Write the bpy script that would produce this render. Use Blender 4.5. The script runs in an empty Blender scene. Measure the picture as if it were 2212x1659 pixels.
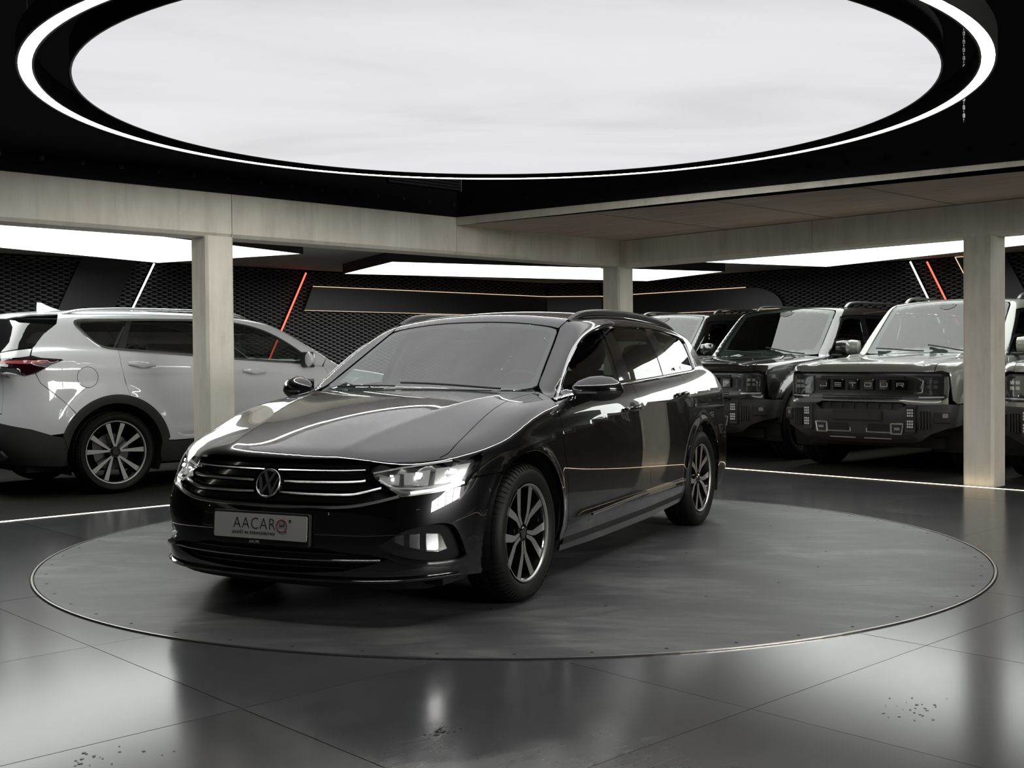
# Car showroom: dark estate car on a turntable under a luminous disc, other cars behind concrete pillars
import bpy, bmesh, math, random
import numpy as np
from mathutils import Vector, Matrix
from mathutils.geometry import delaunay_2d_cdt

random.seed(7)
rng = np.random.default_rng(7)
scene = bpy.context.scene
COL = scene.collection
R = math.radians

# ---------------------------------------------------------------- camera
CAM_H, CAM_F, CAM_PITCH, CAM_ROLL = 1.159, 2503.7, R(1.1659), R(0.4966)
cam_d = bpy.data.cameras.new('camera')
cam_d.sensor_width = 36.0
cam_d.lens = CAM_F / 2212.0 * 36.0
cam_d.clip_start, cam_d.clip_end = 0.05, 200
cam = bpy.data.objects.new('camera', cam_d)
COL.objects.link(cam)
_fw = Vector((0, math.cos(CAM_PITCH), -math.sin(CAM_PITCH)))
_up = Vector((0, math.sin(CAM_PITCH), math.cos(CAM_PITCH)))
_rt = Vector((1, 0, 0))
_X = _rt * math.cos(CAM_ROLL) - _up * math.sin(CAM_ROLL)
_Y = _rt * math.sin(CAM_ROLL) + _up * math.cos(CAM_ROLL)
_m = Matrix((_X, _Y, -_fw)).transposed().to_4x4()
_m.translation = Vector((0, 0, CAM_H))
cam.matrix_world = _m
scene.camera = cam

# ---------------------------------------------------------------- world, view, lamps' levels
world = bpy.data.worlds.new('world')
scene.world = world
world.use_nodes = True
_bg = world.node_tree.nodes['Background']
_bg.inputs['Color'].default_value = (1.0, 0.98, 0.94, 1)
_bg.inputs['Strength'].default_value = 1.0
scene.view_settings.view_transform = 'Standard'
scene.view_settings.look = 'None'
scene.view_settings.exposure = 0.12
scene.view_settings.gamma = 1.0
scene.view_settings.use_curve_mapping = False
scene.cycles.use_denoising = True
scene.cycles.denoising_input_passes = 'RGB_ALBEDO_NORMAL'
scene.cycles.max_bounces = 10
scene.cycles.diffuse_bounces = 4
scene.cycles.glossy_bounces = 6
scene.cycles.transmission_bounces = 8
scene.cycles.transparent_max_bounces = 16
scene.cycles.sample_clamp_indirect = 6.0
scene.cycles.caustics_reflective = True
scene.cycles.caustics_refractive = False
L_DISC, L_RING, L_PANEL, L_LED, L_DAY = 0.72, 26.0, 3.6, 5.0, 20.0

# ---------------------------------------------------------------- materials
MATS = {}
def _set(b, k, v):
    if k in b.inputs:
        b.inputs[k].default_value = v
def mat(name, col=(.5, .5, .5), rough=.5, metal=0., coat=0., coat_rough=.03, spec=.5, emit=None, strength=0., ior=1.5):
    if name in MATS:
        return MATS[name]
    m = bpy.data.materials.new(name)
    m.use_nodes = True
    b = m.node_tree.nodes['Principled BSDF']
    _set(b, 'Base Color', (*col, 1)); _set(b, 'Roughness', rough); _set(b, 'Metallic', metal)
    _set(b, 'Coat Weight', coat); _set(b, 'Coat Roughness', coat_rough); _set(b, 'Coat IOR', 1.7); _set(b, 'Specular IOR Level', spec); _set(b, 'IOR', ior)
    if emit:
        _set(b, 'Emission Color', (*emit, 1)); _set(b, 'Emission Strength', strength)
    MATS[name] = m
    return m
class NT:
    """small node helper"""
    def __init__(s, m):
        s.m = m; s.t = m.node_tree; s.n = s.t.nodes; s.l = s.t.links; s.b = s.n['Principled BSDF']
    def new(s, typ, **kw):
        n = s.n.new(typ)
        for k, v in kw.items():
            if k.startswith('i_'):
                n.inputs[k[2:].replace('_', ' ')].default_value = v
            else:
                setattr(n, k, v)
        return n
    def link(s, a, b): s.l.new(a, b)
    def coord(s, scale=(1, 1, 1), kind='Object'):
        c = s.new('ShaderNodeTexCoord'); mp = s.new('ShaderNodeMapping')
        mp.inputs['Scale'].default_value = scale
        s.link(c.outputs[kind], mp.inputs['Vector'])
        return mp.outputs['Vector']
    def noise(s, vec, scale, detail=4, rough=.55, dist=0.):
        n = s.new('ShaderNodeTexNoise')
        n.inputs['Scale'].default_value = scale; n.inputs['Detail'].default_value = detail
        n.inputs['Roughness'].default_value = rough; n.inputs['Distortion'].default_value = dist
        s.link(vec, n.inputs['Vector'])
        return n.outputs['Fac']
    def ramp(s, fac, stops):
        r = s.new('ShaderNodeValToRGB')
        els = r.color_ramp.elements
        while len(els) < len(stops): els.new(.5)
        for e, (p, c) in zip(els, stops):
            e.position = p; e.color = (*c, 1) if len(c) == 3 else c
        s.link(fac, r.inputs['Fac'])
        return r.outputs['Color']
    def mixc(s, fac, a, b, mode='MIX'):
        n = s.new('ShaderNodeMix', data_type='RGBA', blend_type=mode)
        for sock, v in ((n.inputs['Factor'], fac), (n.inputs['A'] if False else n.inputs[6], a), (n.inputs[7], b)):
            if hasattr(v, 'links'): s.link(v, sock)
            else: sock.default_value = v if not isinstance(v, tuple) or len(v) == 4 else (*v, 1)
        return n.outputs[2]
    def math(s, op, a, b=0., c=None):
        n = s.new('ShaderNodeMath', operation=op)
        for i, v in enumerate((a, b) if c is None else (a, b, c)):
            if hasattr(v, 'links'): s.link(v, n.inputs[i])
            else: n.inputs[i].default_value = v
        return n.outputs[0]
    def bump(s, h, strength=.3, dist=.01):
        n = s.new('ShaderNodeBump')
        n.inputs['Strength'].default_value = strength; n.inputs['Distance'].default_value = dist
        s.link(h, n.inputs['Height']); s.link(n.outputs['Normal'], s.b.inputs['Normal'])

def glass_mat(name, tint=(.75, .85, .8), absorb=.15, rough=.0, ior=1.9):
    """thin pane: clear pass-through with a fresnel mirror on top"""
    if name in MATS: return MATS[name]
    m = bpy.data.materials.new(name); m.use_nodes = True
    t = m.node_tree; t.nodes.remove(t.nodes['Principled BSDF'])
    out = t.nodes['Material Output']
    tr = t.nodes.new('ShaderNodeBsdfTransparent'); tr.inputs['Color'].default_value = (*[c * (1 - absorb) for c in tint], 1)
    gl = t.nodes.new('ShaderNodeBsdfGlossy'); gl.inputs['Roughness'].default_value = rough
    gl.inputs['Color'].default_value = (1, 1, 1, 1)
    fr = t.nodes.new('ShaderNodeFresnel'); fr.inputs['IOR'].default_value = ior
    ge = t.nodes.new('ShaderNodeNewGeometry'); mi = t.nodes.new('ShaderNodeMapRange')   # same mirror from both sides of the pane
    mi.inputs[3].default_value = ior; mi.inputs[4].default_value = 1 / ior
    t.links.new(ge.outputs['Backfacing'], mi.inputs[0]); t.links.new(mi.outputs[0], fr.inputs['IOR'])
    mx = t.nodes.new('ShaderNodeMixShader')
    t.links.new(fr.outputs[0], mx.inputs[0]); t.links.new(tr.outputs[0], mx.inputs[1]); t.links.new(gl.outputs[0], mx.inputs[2])
    t.links.new(mx.outputs[0], out.inputs['Surface'])
    MATS[name] = m
    return m

def emit_mat(name, col, strength, clouds=False):
    m = mat(name, (.02, .02, .02), .6, emit=col, strength=strength)
    if clouds:
        n = NT(m)
        v = n.coord((1, 1, 1))
        a = n.noise(n.coord((.45, .9, 1)), .75, 3, .5, .8)
        c = n.ramp(a, [(.30, tuple(x * .86 for x in col)), (.5, col), (.70, tuple(x * 1.05 for x in col))])
        n.link(c, n.b.inputs['Emission Color'])
    return m

# ---------------------------------------------------------------- object helpers
def link(o, parent=None):
    COL.objects.link(o)
    if parent is not None: o.parent = parent
    return o
def tag(o, label=None, cat=None, group=None, kind=None):
    if label: o['label'] = label
    if cat: o['category'] = cat
    if group: o['group'] = group
    if kind: o['kind'] = kind
    return o
def empty(name, loc=(0, 0, 0), rz=0., label=None, cat=None, group=None):
    o = bpy.data.objects.new(name, None); o.empty_display_size = .2
    COL.objects.link(o); o.location = loc; o.rotation_euler = (0, 0, rz)
    return tag(o, label, cat, group)
def obj(name, me, m=None, parent=None, loc=None, rot=None):
    o = bpy.data.objects.new(name, me)
    if m is not None:
        for mm in (m if isinstance(m, (list, tuple)) else (m,)): me.materials.append(mm)
    link(o, parent)
    if loc is not None: o.location = loc
    if rot is not None: o.rotation_euler = rot
    return o
class MB:
    """collects simple solids into one mesh"""
    def __init__(s): s.v = []; s.f = []; s.mi = []
    def add(s, verts, faces, mi=0):
        k = len(s.v); s.v += [tuple(map(float, v)) for v in verts]; s.f += [tuple(i + k for i in f) for f in faces]; s.mi += [mi] * len(faces); return s
    def box(s, a, b, mi=0, M=None):
        (x0, y0, z0), (x1, y1, z1) = a, b
        vs = [(x0, y0, z0), (x1, y0, z0), (x1, y1, z0), (x0, y1, z0), (x0, y0, z1), (x1, y0, z1), (x1, y1, z1), (x0, y1, z1)]
        if M is not None: vs = [M @ Vector(v) for v in vs]
        return s.add(vs, [(3, 2, 1, 0), (4, 5, 6, 7), (0, 1, 5, 4), (1, 2, 6, 5), (2, 3, 7, 6), (3, 0, 4, 7)], mi)
    def prism(s, poly, z0, z1, mi=0, M=None, axis=2):
        n = len(poly)
        def P(p, z):
            v = {2: (p[0], p[1], z), 1: (p[0], z, p[1]), 0: (z, p[0], p[1])}[axis]
            return M @ Vector(v) if M is not None else v
        vs = [P(p, z0) for p in poly] + [P(p, z1) for p in poly]
        fs = [tuple(range(n))[::-1], tuple(range(n, 2 * n))] + [(i, (i + 1) % n, n + (i + 1) % n, n + i) for i in range(n)]
        return s.add(vs, fs, mi)
    def tube(s, pts, r, n=8, mi=0, caps=True, closed=False):
        pts = [Vector(p) for p in pts]; N = len(pts)
        rs = r if isinstance(r, (list, tuple)) else [r] * N
        ring = []; up = None
        for i, p in enumerate(pts):
            a = pts[(i - 1) % N] if (closed or i) else p; b = pts[(i + 1) % N] if (closed or i < N - 1) else p
            t = (b - a).normalized()
            if up is None:
                up = Vector((0, 0, 1)) if abs(t.z) < .9 else Vector((1, 0, 0))
            sd = t.cross(up).normalized(); up = sd.cross(t).normalized()
            ring.append([p + (sd * math.cos(k * 2 * math.pi / n) + up * math.sin(k * 2 * math.pi / n)) * rs[i] for k in range(n)])
        vs = [v for q in ring for v in q]; fs = []
        for i in range(N if closed else N - 1):
            j = (i + 1) % N
            fs += [(i * n + k, i * n + (k + 1) % n, j * n + (k + 1) % n, j * n + k) for k in range(n)]
        if caps and not closed: fs += [tuple(range(n))[::-1], tuple((N - 1) * n + k for k in range(n))]
        return s.add(vs, fs, mi)
    def sweep(s, pts, section, ups=None, mi=0, closed=False, caps=True):
        """sweep a 2D section (side, up) along pts"""
        pts = [Vector(p) for p in pts]; N = len(pts); n = len(section); vs = []
        for i, p in enumerate(pts):
            a = pts[(i - 1) % N] if (closed or i) else p; b = pts[(i + 1) % N] if (closed or i < N - 1) else p
            t = (b - a).normalized()
            u = Vector(ups[i]) if ups is not None else Vector((0, 0, 1))
            u = (u - t * u.dot(t)).normalized(); sd = t.cross(u)
            vs += [p + sd * q[0] + u * q[1] for q in section]
        fs = []
        for i in range(N if closed else N - 1):
            j = (i + 1) % N
            fs += [(i * n + k, i * n + (k + 1) % n, j * n + (k + 1) % n, j * n + k) for k in range(n)]
        if caps and not closed: fs += [tuple(range(n))[::-1], tuple((N - 1) * n + k for k in range(n))]
        return s.add(vs, fs, mi)
    def lathe(s, prof, n=48, axis='y', mi=0, closed=False, c=(0, 0, 0)):
        """prof: (radius, along) pairs, revolved about the axis"""
        vs = []; m = len(prof)
        for k in range(n):
            a = 2 * math.pi * k / n; ca, sa = math.cos(a), math.sin(a)
            for r, h in prof:
                v = {'y': (r * ca, h, r * sa), 'z': (r * ca, r * sa, h), 'x': (h, r * ca, r * sa)}[axis]
                vs.append((v[0] + c[0], v[1] + c[1], v[2] + c[2]))
        fs = []
        for k in range(n):
            k2 = (k + 1) % n
            for i in range(m if closed else m - 1):
                i2 = (i + 1) % m
                f = (k * m + i, k * m + i2, k2 * m + i2, k2 * m + i)
                fs.append(f if axis != 'y' else f[::-1])
        return s.add(vs, fs, mi)
    def grid(s, P, mi=0, closed_u=False, closed_v=False):
        """P[i][j] points"""
        a, b = len(P), len(P[0]); vs = [v for r in P for v in r]; fs = []
        for i in range(a if closed_u else a - 1):
            for j in range(b if closed_v else b - 1):
                i2, j2 = (i + 1) % a, (j + 1) % b
                fs.append((i * b + j, i2 * b + j, i2 * b + j2, i * b + j2))
        return s.add(vs, fs, mi)
    def mesh(s, name, smooth=False, angle=None, mirror=False, recalc=True):
        v = [(x, -y, z) for x, y, z in s.v] if mirror else s.v
        f = [q[::-1] for q in s.f] if mirror else s.f
        me = bpy.data.meshes.new(name); me.from_pydata(v, [], f); 
        me.polygons.foreach_set('material_index', s.mi)
        if recalc:
            bm = bmesh.new(); bm.from_mesh(me); bmesh.ops.remove_doubles(bm, verts=bm.verts, dist=1e-5)
            bmesh.ops.recalc_face_normals(bm, faces=bm.faces); bm.to_mesh(me); bm.free()
        me.update()
        if smooth:
            me.shade_smooth()
            if angle: me.set_sharp_from_angle(angle=R(angle))
        return me
    def build(s, name, m=None, parent=None, smooth=False, angle=35, mirror=False, bevel=0., seg=2, loc=None, rot=None):
        o = obj(name, s.mesh(name, smooth, angle, mirror), m, parent, loc, rot)
        if bevel:
            b = o.modifiers.new('bevel', 'BEVEL'); b.width = bevel; b.segments = seg; b.limit_method = 'ANGLE'; b.angle_limit = R(40)
        return o
def copy_tree(o, parent=None, deep=True):
    c = o.copy(); COL.objects.link(c); c.parent = parent
    if deep:
        for ch in list(o.children): copy_tree(ch, c)
    return c
def chaikin(pts, n=2, closed=False):
    pts = [np.array(p, float) for p in pts]
    for _ in range(n):
        q = []
        N = len(pts)
        for i in range(N if closed else N - 1):
            a, b = pts[i], pts[(i + 1) % N]
            q += [a * .75 + b * .25, a * .25 + b * .75]
        if not closed: q = [pts[0]] + q + [pts[-1]]
        pts = q
    return pts
def catmull(pts, step=.02, closed=False):
    """resampled centripetal-ish catmull-rom through points"""
    P = np.array(pts, float); N = len(P); out = []
    for i in range(N if closed else N - 1):
        p1, p2 = P[i], P[(i + 1) % N]
        p0 = P[i - 1] if (closed or i > 0) else 2 * p1 - p2
        p3 = P[(i + 2) % N] if (closed or i + 2 < N) else 2 * p2 - p1
        L = np.linalg.norm(p2 - p1); k = max(2, int(math.ceil(L / step)))
        t0, t1 = 0, max(np.linalg.norm(p1 - p0), 1e-6) ** .5
        t2 = t1 + max(L, 1e-6) ** .5; t3 = t2 + max(np.linalg.norm(p3 - p2), 1e-6) ** .5
        for t in np.linspace(t1, t2, k, endpoint=False):
            A1 = (t1 - t) / (t1 - t0) * p0 + (t - t0) / (t1 - t0) * p1
            A2 = (t2 - t) / (t2 - t1) * p1 + (t - t1) / (t2 - t1) * p2
            A3 = (t3 - t) / (t3 - t2) * p2 + (t - t2) / (t3 - t2) * p3
            B1 = (t2 - t) / (t2 - t0) * A1 + (t - t0) / (t2 - t0) * A2
            B2 = (t3 - t) / (t3 - t1) * A2 + (t - t1) / (t3 - t1) * A3
            out.append((t2 - t) / (t2 - t1) * B1 + (t - t1) / (t2 - t1) * B2)
    if not closed: out.append(P[-1])
    return np.array(out)

# ================================================================ ROOM  (s,t = axes of the building, turned 43.24 deg from the camera)
YAW = R(43.2385)
E1 = Vector((math.cos(YAW), math.sin(YAW), 0)); E2 = Vector((-math.sin(YAW), math.cos(YAW), 0))
def RW(s, t, z=0.): return E1 * s + E2 * t + Vector((0, 0, z))
def room(mb, name, m, parent=None, o=(0, 0, 0), **kw):
    """place a mesh written in room axes relative to o"""
    if parent is None: return mb.build(name, m, None, loc=RW(*o), rot=(0, 0, YAW), **kw)
    return mb.build(name, m, parent, **kw)
def struct(o, label=None):
    o['kind'] = 'structure'
    if label: o['label'] = label
    return o

# ---- surfaces
def concrete(name, tone, warm=1.0, grain=1.0, streak=True):
    m = mat(name, (tone, tone * .965, tone * .80 * warm), .82, spec=.3)
    n = NT(m); c = n.coord((1, 1, 1))
    big = n.noise(c, .9, 5, .6, .3); fine = n.noise(c, 38, 3, .6); mid = n.noise(n.coord((3.0, 3.0, .55)), 2.2, 5, .65)
    f = n.math('ADD', n.math('MULTIPLY', big, .55), n.math('MULTIPLY', mid, .45))
    A = (tone * .76, tone * .72, tone * .62 * warm); B = (tone, tone * .955, tone * .83 * warm); C = (tone * 1.15, tone * 1.11, tone * .98 * warm)
    col = n.ramp(f, [(.34, A), (.5, B), (.66, C)])
    vor = n.new('ShaderNodeTexVoronoi'); vor.inputs['Scale'].default_value = 9; n.link(c, vor.inputs['Vector'])
    pore = n.ramp(vor.outputs['Distance'], [(.0, (.35, .33, .3)), (.035, (.5, .48, .45)), (.055, (1, 1, 1))])
    gate = n.ramp(n.noise(c, 3.1, 2), [(.52, (1, 1, 1)), (.6, (0, 0, 0))])
    pore2 = n.mixc(gate, pore, (1, 1, 1, 1))
    col = n.mixc(1.0, col, pore2, 'MULTIPLY')
    if streak:
        st = n.noise(n.coord((4, 4, .3)), 2.0, 5, .65)
        col = n.mixc(.42, col, n.ramp(st, [(.28, (.70, .68, .64)), (.46, (1, 1, 1)), (.7, (1.06, 1.05, 1.03))]), 'MULTIPLY')
    n.link(col, n.b.inputs['Base Color'])
    n.bump(n.math('ADD', n.math('MULTIPLY', fine, .4), mid), .25 * grain, .01)
    return m
M_CONC = concrete('concrete', .72)
M_SOFFIT = mat('formwork_concrete', (.34, .29, .235), .85, spec=.25)
_n = NT(M_SOFFIT)
_a = _n.noise(_n.coord((9, .5, 1)), 3.0, 5, .65, .3); _b = _n.noise(_n.coord((1, 1, 1)), .7, 4, .6)
_col = _n.ramp(_n.math('ADD', _n.math('MULTIPLY', _a, .6), _n.math('MULTIPLY', _b, .4)), [(.35, (.40, .335, .27)), (.52, (.56, .48, .40)), (.7, (.66, .58, .50))])
_n.link(_col, _n.b.inputs['Base Color']); _n.bump(_a, .2, .006)
M_BLACKWALL = mat('black_painted_board', (.005, .005, .0062), .8, spec=.15)
M_BOARD = mat('black_satin_board', (.018, .018, .02), .42)
M_SCALE = mat('black_scale_plastic', (.17, .17, .175), .32)
M_DARKMETAL = mat('dark_metal', (.05, .05, .055), .4, 1.0)
M_STEEL = mat('brushed_steel', (.55, .53, .5), .28, 1.0)
M_HOUSING = mat('lamp_housing_black', (.012, .012, .012), .5)
M_GROUT = mat('floor_joint', (.16, .16, .15), .7)

def floor_mat(name, base, rough, scuff):
    m = mat(name, base, rough, spec=.5)
    n = NT(m); c = n.coord((1, 1, 1), 'Object')
    big = n.noise(c, .8, 5, .62, .5); fine = n.noise(c, 22, 4, .65); cl = n.noise(n.coord((.7, 3.5, 1)), 2.5, 5, .7, .8)
    f = n.math('ADD', n.math('MULTIPLY', big, .6), n.math('MULTIPLY', cl, .4))
    col = n.ramp(f, [(.3, tuple(x * .78 for x in base)), (.5, base), (.72, tuple(x * (1.25 + scuff) for x in base))])
    n.link(col, n.b.inputs['Base Color'])
    rr = n.ramp(n.math('ADD', n.math('MULTIPLY', f, .8), n.math('MULTIPLY', fine, .2)), [(.3, (rough * .92,) * 3), (.7, (rough * 1.10,) * 3)])
    n.link(rr, n.b.inputs['Roughness'])
    return m
M_TILE = floor_mat('dark_stone_tile', (.070, .072, .076), .18, .1)
M_TURN = floor_mat('turntable_coating', (.082, .086, .088), .42, .6)
_n = NT(M_TURN)   # dusty smears and tyre marks on the coating
_col_in = _n.b.inputs['Base Color'].links[0].from_socket
_v = _n.coord((1, 1, 1))
_w = _n.new('ShaderNodeTexWave', wave_type='BANDS', bands_direction='DIAGONAL'); _w.inputs['Scale'].default_value = .5
_w.inputs['Distortion'].default_value = 9; _w.inputs['Detail'].default_value = 5; _w.inputs['Detail Scale'].default_value = 1.6; _n.link(_v, _w.inputs['Vector'])
_g = _n.noise(_n.coord((.8, 1.9, 1)), 1.3, 8, .72, 2.2)
_sm = _n.ramp(_n.math('ADD', _n.math('MULTIPLY', _w.outputs['Fac'], .18), _n.math('MULTIPLY', _g, .82)), [(.38, (.88, .88, .89)), (.47, (1, 1, 1)), (.56, (1.4, 1.4, 1.38)), (.68, (2.1, 2.08, 2.0))])
_n.link(_n.mixc(.8, _col_in, _sm, 'MULTIPLY'), _n.b.inputs['Base Color'])
M_CARPET = mat('dark_carpet', (.022, .021, .02), .9, spec=.2)
_n = NT(M_CARPET)
_a = _n.noise(_n.coord((1, 1, 1)), 260, 2, .7); _b = _n.noise(_n.coord((1, 1, 1)), 1.2, 4)
_n.link(_n.ramp(_n.math('ADD', _n.math('MULTIPLY', _a, .75), _n.math('MULTIPLY', _b, .25)), [(.35, (.008, .008, .008)), (.55, (.026, .025, .024)), (.75, (.075, .073, .07))]), _n.b.inputs['Base Color'])
_n.bump(_a, .4, .003)

SF, TF = 10.05, 8.88            # faces of the right and left beams
S_LED, T_LED = 10.03, 8.815
S_WALL, T_WALL = 15.25, 14.57
CX, CY, CR = 0.0004, 7.267, 2.806
CS, CT = 4.978, 5.294           # turntable centre in room axes
LOW = 2.52                      # low ceiling
HIGH = 4.6

# ---- polygon helpers for cut tiles
def cdt_fill(loops, extra=()):
    vs = []; es = []
    for lp in loops:
        k = len(vs); vs += [Vector((p[0], p[1])) for p in lp]; es += [(k + i, k + (i + 1) % len(lp)) for i in range(len(lp))]
    vs += [Vector((p[0], p[1])) for p in extra]
    V, E, F, *_ = delaunay_2d_cdt(vs, es, [], 0, 1e-7)
    V = np.array([(v.x, v.y) for v in V]); F = np.array([f for f in F if len(f) == 3])
    c = V[F].mean(1)
    return V, F[inside(loops, c)]
def inside(loops, P):
    r = np.zeros(len(P), bool)
    for lp in loops:
        L = np.array(lp, float)[:, :2]; A = L; B = np.roll(L, -1, 0)
        for (x1, y1), (x2, y2) in zip(A, B):
            c = ((y1 > P[:, 1]) != (y2 > P[:, 1]))
            with np.errstate(divide='ignore', invalid='ignore'):
                xx = (x2 - x1) * (P[:, 1] - y1) / (y2 - y1) + x1
            r ^= c & (P[:, 0] < xx)
    return r

# ---- floor: a base slab, square tiles as pieces, the turntable, the carpeted outer zone
fb = MB(); fb.box((-9, -9, -.2), (S_LED, T_LED, -.012))
floor = struct(room(fb, 'floor', M_GROUT))
J = .0035
def clip_rect_circle(x0, y0, x1, y1, r):
    """rectangle minus the turntable opening (centre CS,CT); None when swallowed"""
    cs = [(x0, y0), (x1, y0), (x1, y1), (x0, y1)]
    d = [math.hypot(x - CS, y - CT) for x, y in cs]
    nx = min(max(CS, x0), x1); ny = min(max(CT, y0), y1)
    if max(d) <= r: return None
    if math.hypot(nx - CS, ny - CT) >= r: return [cs]
    # walk the border keeping what is outside, add arc points in between
    pts = []
    for (ax, ay), (bx, by) in zip(cs, cs[1:] + cs[:1]):
        for k in range(40):
            pts.append((ax + (bx - ax) * k / 40, ay + (by - ay) * k / 40))
    out = [math.hypot(x - CS, y - CT) >= r for x, y in pts]
    N = len(pts); polys = []
    starts = [i for i in range(N) if out[i] and not out[i - 1]]
    def cross(a, b):
        lo, hi = 0., 1.
        f = lambda u: math.hypot(a[0] + (b[0] - a[0]) * u - CS, a[1] + (b[1] - a[1]) * u - CT) - r
        s0 = f(0) > 0
        for _ in range(40):
            m = (lo + hi) / 2
            if (f(m) > 0) == s0: lo = m
            else: hi = m
        return (a[0] + (b[0] - a[0]) * lo, a[1] + (b[1] - a[1]) * lo)
    for i in starts:
        p = [cross(pts[i - 1], pts[i])]; j = i
        while out[j % N]:
            q = pts[j % N]
            if j % 40 == 0: p.append(q)
            j += 1
        p.append(cross(pts[(j - 1) % N], pts[j % N]))
        a0 = math.atan2(p[-1][1] - CT, p[-1][0] - CS); a1 = math.atan2(p[0][1] - CT, p[0][0] - CS)
        da = (a1 - a0 + math.pi) % (2 * math.pi) - math.pi
        k = max(2, int(abs(da) / .03))
        p += [(CS + r * math.cos(a0 + da * q / k), CT + r * math.sin(a0 + da * q / k)) for q in range(1, k)]
        polys.append(p)
    return polys
for i in range(-8, 8):
    for j in range(-8, 7):
        x0 = 1.979 + 1.2 * i + J / 2; y0 = 2.242 + 1.2 * j + J / 2
        x1 = min(x0 + 1.2 - J, S_LED - .012); y1 = min(y0 + 1.2 - J, T_LED - .012)
        if x0 > S_LED - .05 or y0 > T_LED - .05: continue
        ps = clip_rect_circle(x0, y0, x1, y1, CR + .006)
        if ps is None: continue
        for p in ps:
            o = (sum(q[0] for q in p) / len(p), sum(q[1] for q in p) / len(p))
            mb = MB(); mb.prism([(q[0] - o[0], q[1] - o[1]) for q in p], -.012, random.uniform(-.0006, .0003))
            mb.build('floor_tile', M_TILE, floor, loc=(o[0], o[1], 0))
cb = MB()
cb.prism([(-9, T_LED + .012), (S_LED + .012, T_LED + .012), (S_LED + .012, -9), (S_WALL + .3, -9), (S_WALL + .3, T_WALL + .3), (-9, T_WALL + .3)], -.2, -.002)
struct(room(cb, 'floor_carpet', M_CARPET), 'dark speckled carpet floor under the parked cars')

tt = empty('turntable', (CX, CY, 0), 0., 'round dark grey turntable with thin steel rim set in the floor', 'turntable')
n_ = 160
disc = MB(); disc.add([(0, 0, .004)] + [((CR - .018) * math.cos(2 * math.pi * k / n_), (CR - .018) * math.sin(2 * math.pi * k / n_), .004) for k in range(n_)]
                      + [((CR - .018) * math.cos(2 * math.pi * k / n_), (CR - .018) * math.sin(2 * math.pi * k / n_), -.01) for k in range(n_)],
                      [(0, 1 + k, 1 + (k + 1) % n_) for k in range(n_)] + [(1 + k, 1 + n_ + k, 1 + n_ + (k + 1) % n_, 1 + (k + 1) % n_) for k in range(n_)])
disc.build('deck', M_TURN, tt)
rim = MB(); rim.lathe([(CR - .011, -.01), (CR - .011, .006), (CR - .001, .006), (CR - .001, -.01)], 160, 'z', closed=True)
rim.build('rim', M_STEEL, tt)
bolts = MB()
for k in range(56):
    a = 2 * math.pi * k / 56
    bolts.lathe([(0.0001, .0048), (.0075, .0048), (.009, .004)], 8, 'z', c=((CR - .075) * math.cos(a), (CR - .075) * math.sin(a), 0))
for rr_, cnt in ((1.9, 22), (1.1, 12)):
    for k in range(cnt):
        a = 2 * math.pi * (k + .3) / cnt
        bolts.lathe([(0.0001, .0048), (.0065, .0048), (.008, .004)], 8, 'z', c=(rr_ * math.cos(a), rr_ * math.sin(a), 0))
b_ = bolts.build('bolt_heads', mat('bolt_black', (.006, .006, .006), .7), tt); b_['kind'] = 'stuff'

# scraped and taped spots on the tiles
def floor_scrap(name, s, t, col, label, n=26, sx=.12, sy=.05):
    mb = MB()
    for k in range(n):
        x, y = random.gauss(0, sx), random.gauss(0, sy); r = random.uniform(.002, .008)
        mb.prism([(x + r * random.uniform(.5, 1.6) * math.cos(a), y + r * random.uniform(.4, 1) * math.sin(a)) for a in np.linspace(0, 2 * math.pi, 7)[:-1]], .0004, .0011)
    o = room(mb, name, mat('scrap_' + name + str(col), col, .5), o=(s, t, 0)); tag(o, label, 'floor mark'); o['kind'] = 'stuff'
    return o
floor_scrap('floor_scuff', 3.58, 1.86, (.5, .5, .48), 'flaked white scuff on the dark tile right of the turntable', 24, .07, .05)
floor_scrap('floor_scuff', 1.42, 3.3, (.35, .35, .33), 'pale worn scuff on the dark tile left of the turntable', 22, .07, .05)
floor_scrap('floor_scuff', 2.3, 2.78, (.01, .01, .01), 'small black tar stain on the tile in front of the car', 22, .025, .02)
floor_scrap('floor_scuff', 3.4, 1.28, (.3, .3, .29), 'cluster of pale chips on the tile far right of the turntable', 18, .04, .03)

# ---- light strips let into the floor
def strip(name, a, b, w, h, m, label, z=0., cat='light strip', group=None):
    a = RW(*a); b = RW(*b); d = (b - a); L = d.length; ang = math.atan2(d.y, d.x)
    mb = MB(); mb.box((0, -w / 2, -.01), (L, w / 2, h))
    o = mb.build(name, m, None, loc=a + Vector((0, 0, z)), rot=(0, 0, ang)); return tag(o, label, cat, group)
M_LEDW = emit_mat('led_warm_white', (1.0, .80, .55), L_LED)
M_LEDE = emit_mat('led_edge_warm', (1.0, .74, .48), 1.1)
M_LEDC = emit_mat('led_white', (1.0, .95, .85), L_LED)
strip('floor_light_strip', (-9, T_LED), (S_LED, T_LED), .022, .002, M_LEDC, 'thin glowing strip in the floor along the white car side')
strip('floor_light_strip', (S_LED, T_LED), (S_LED, -9), .022, .002, M_LEDW, 'thin glowing strip in the floor in front of the boxy off-roaders')

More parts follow.
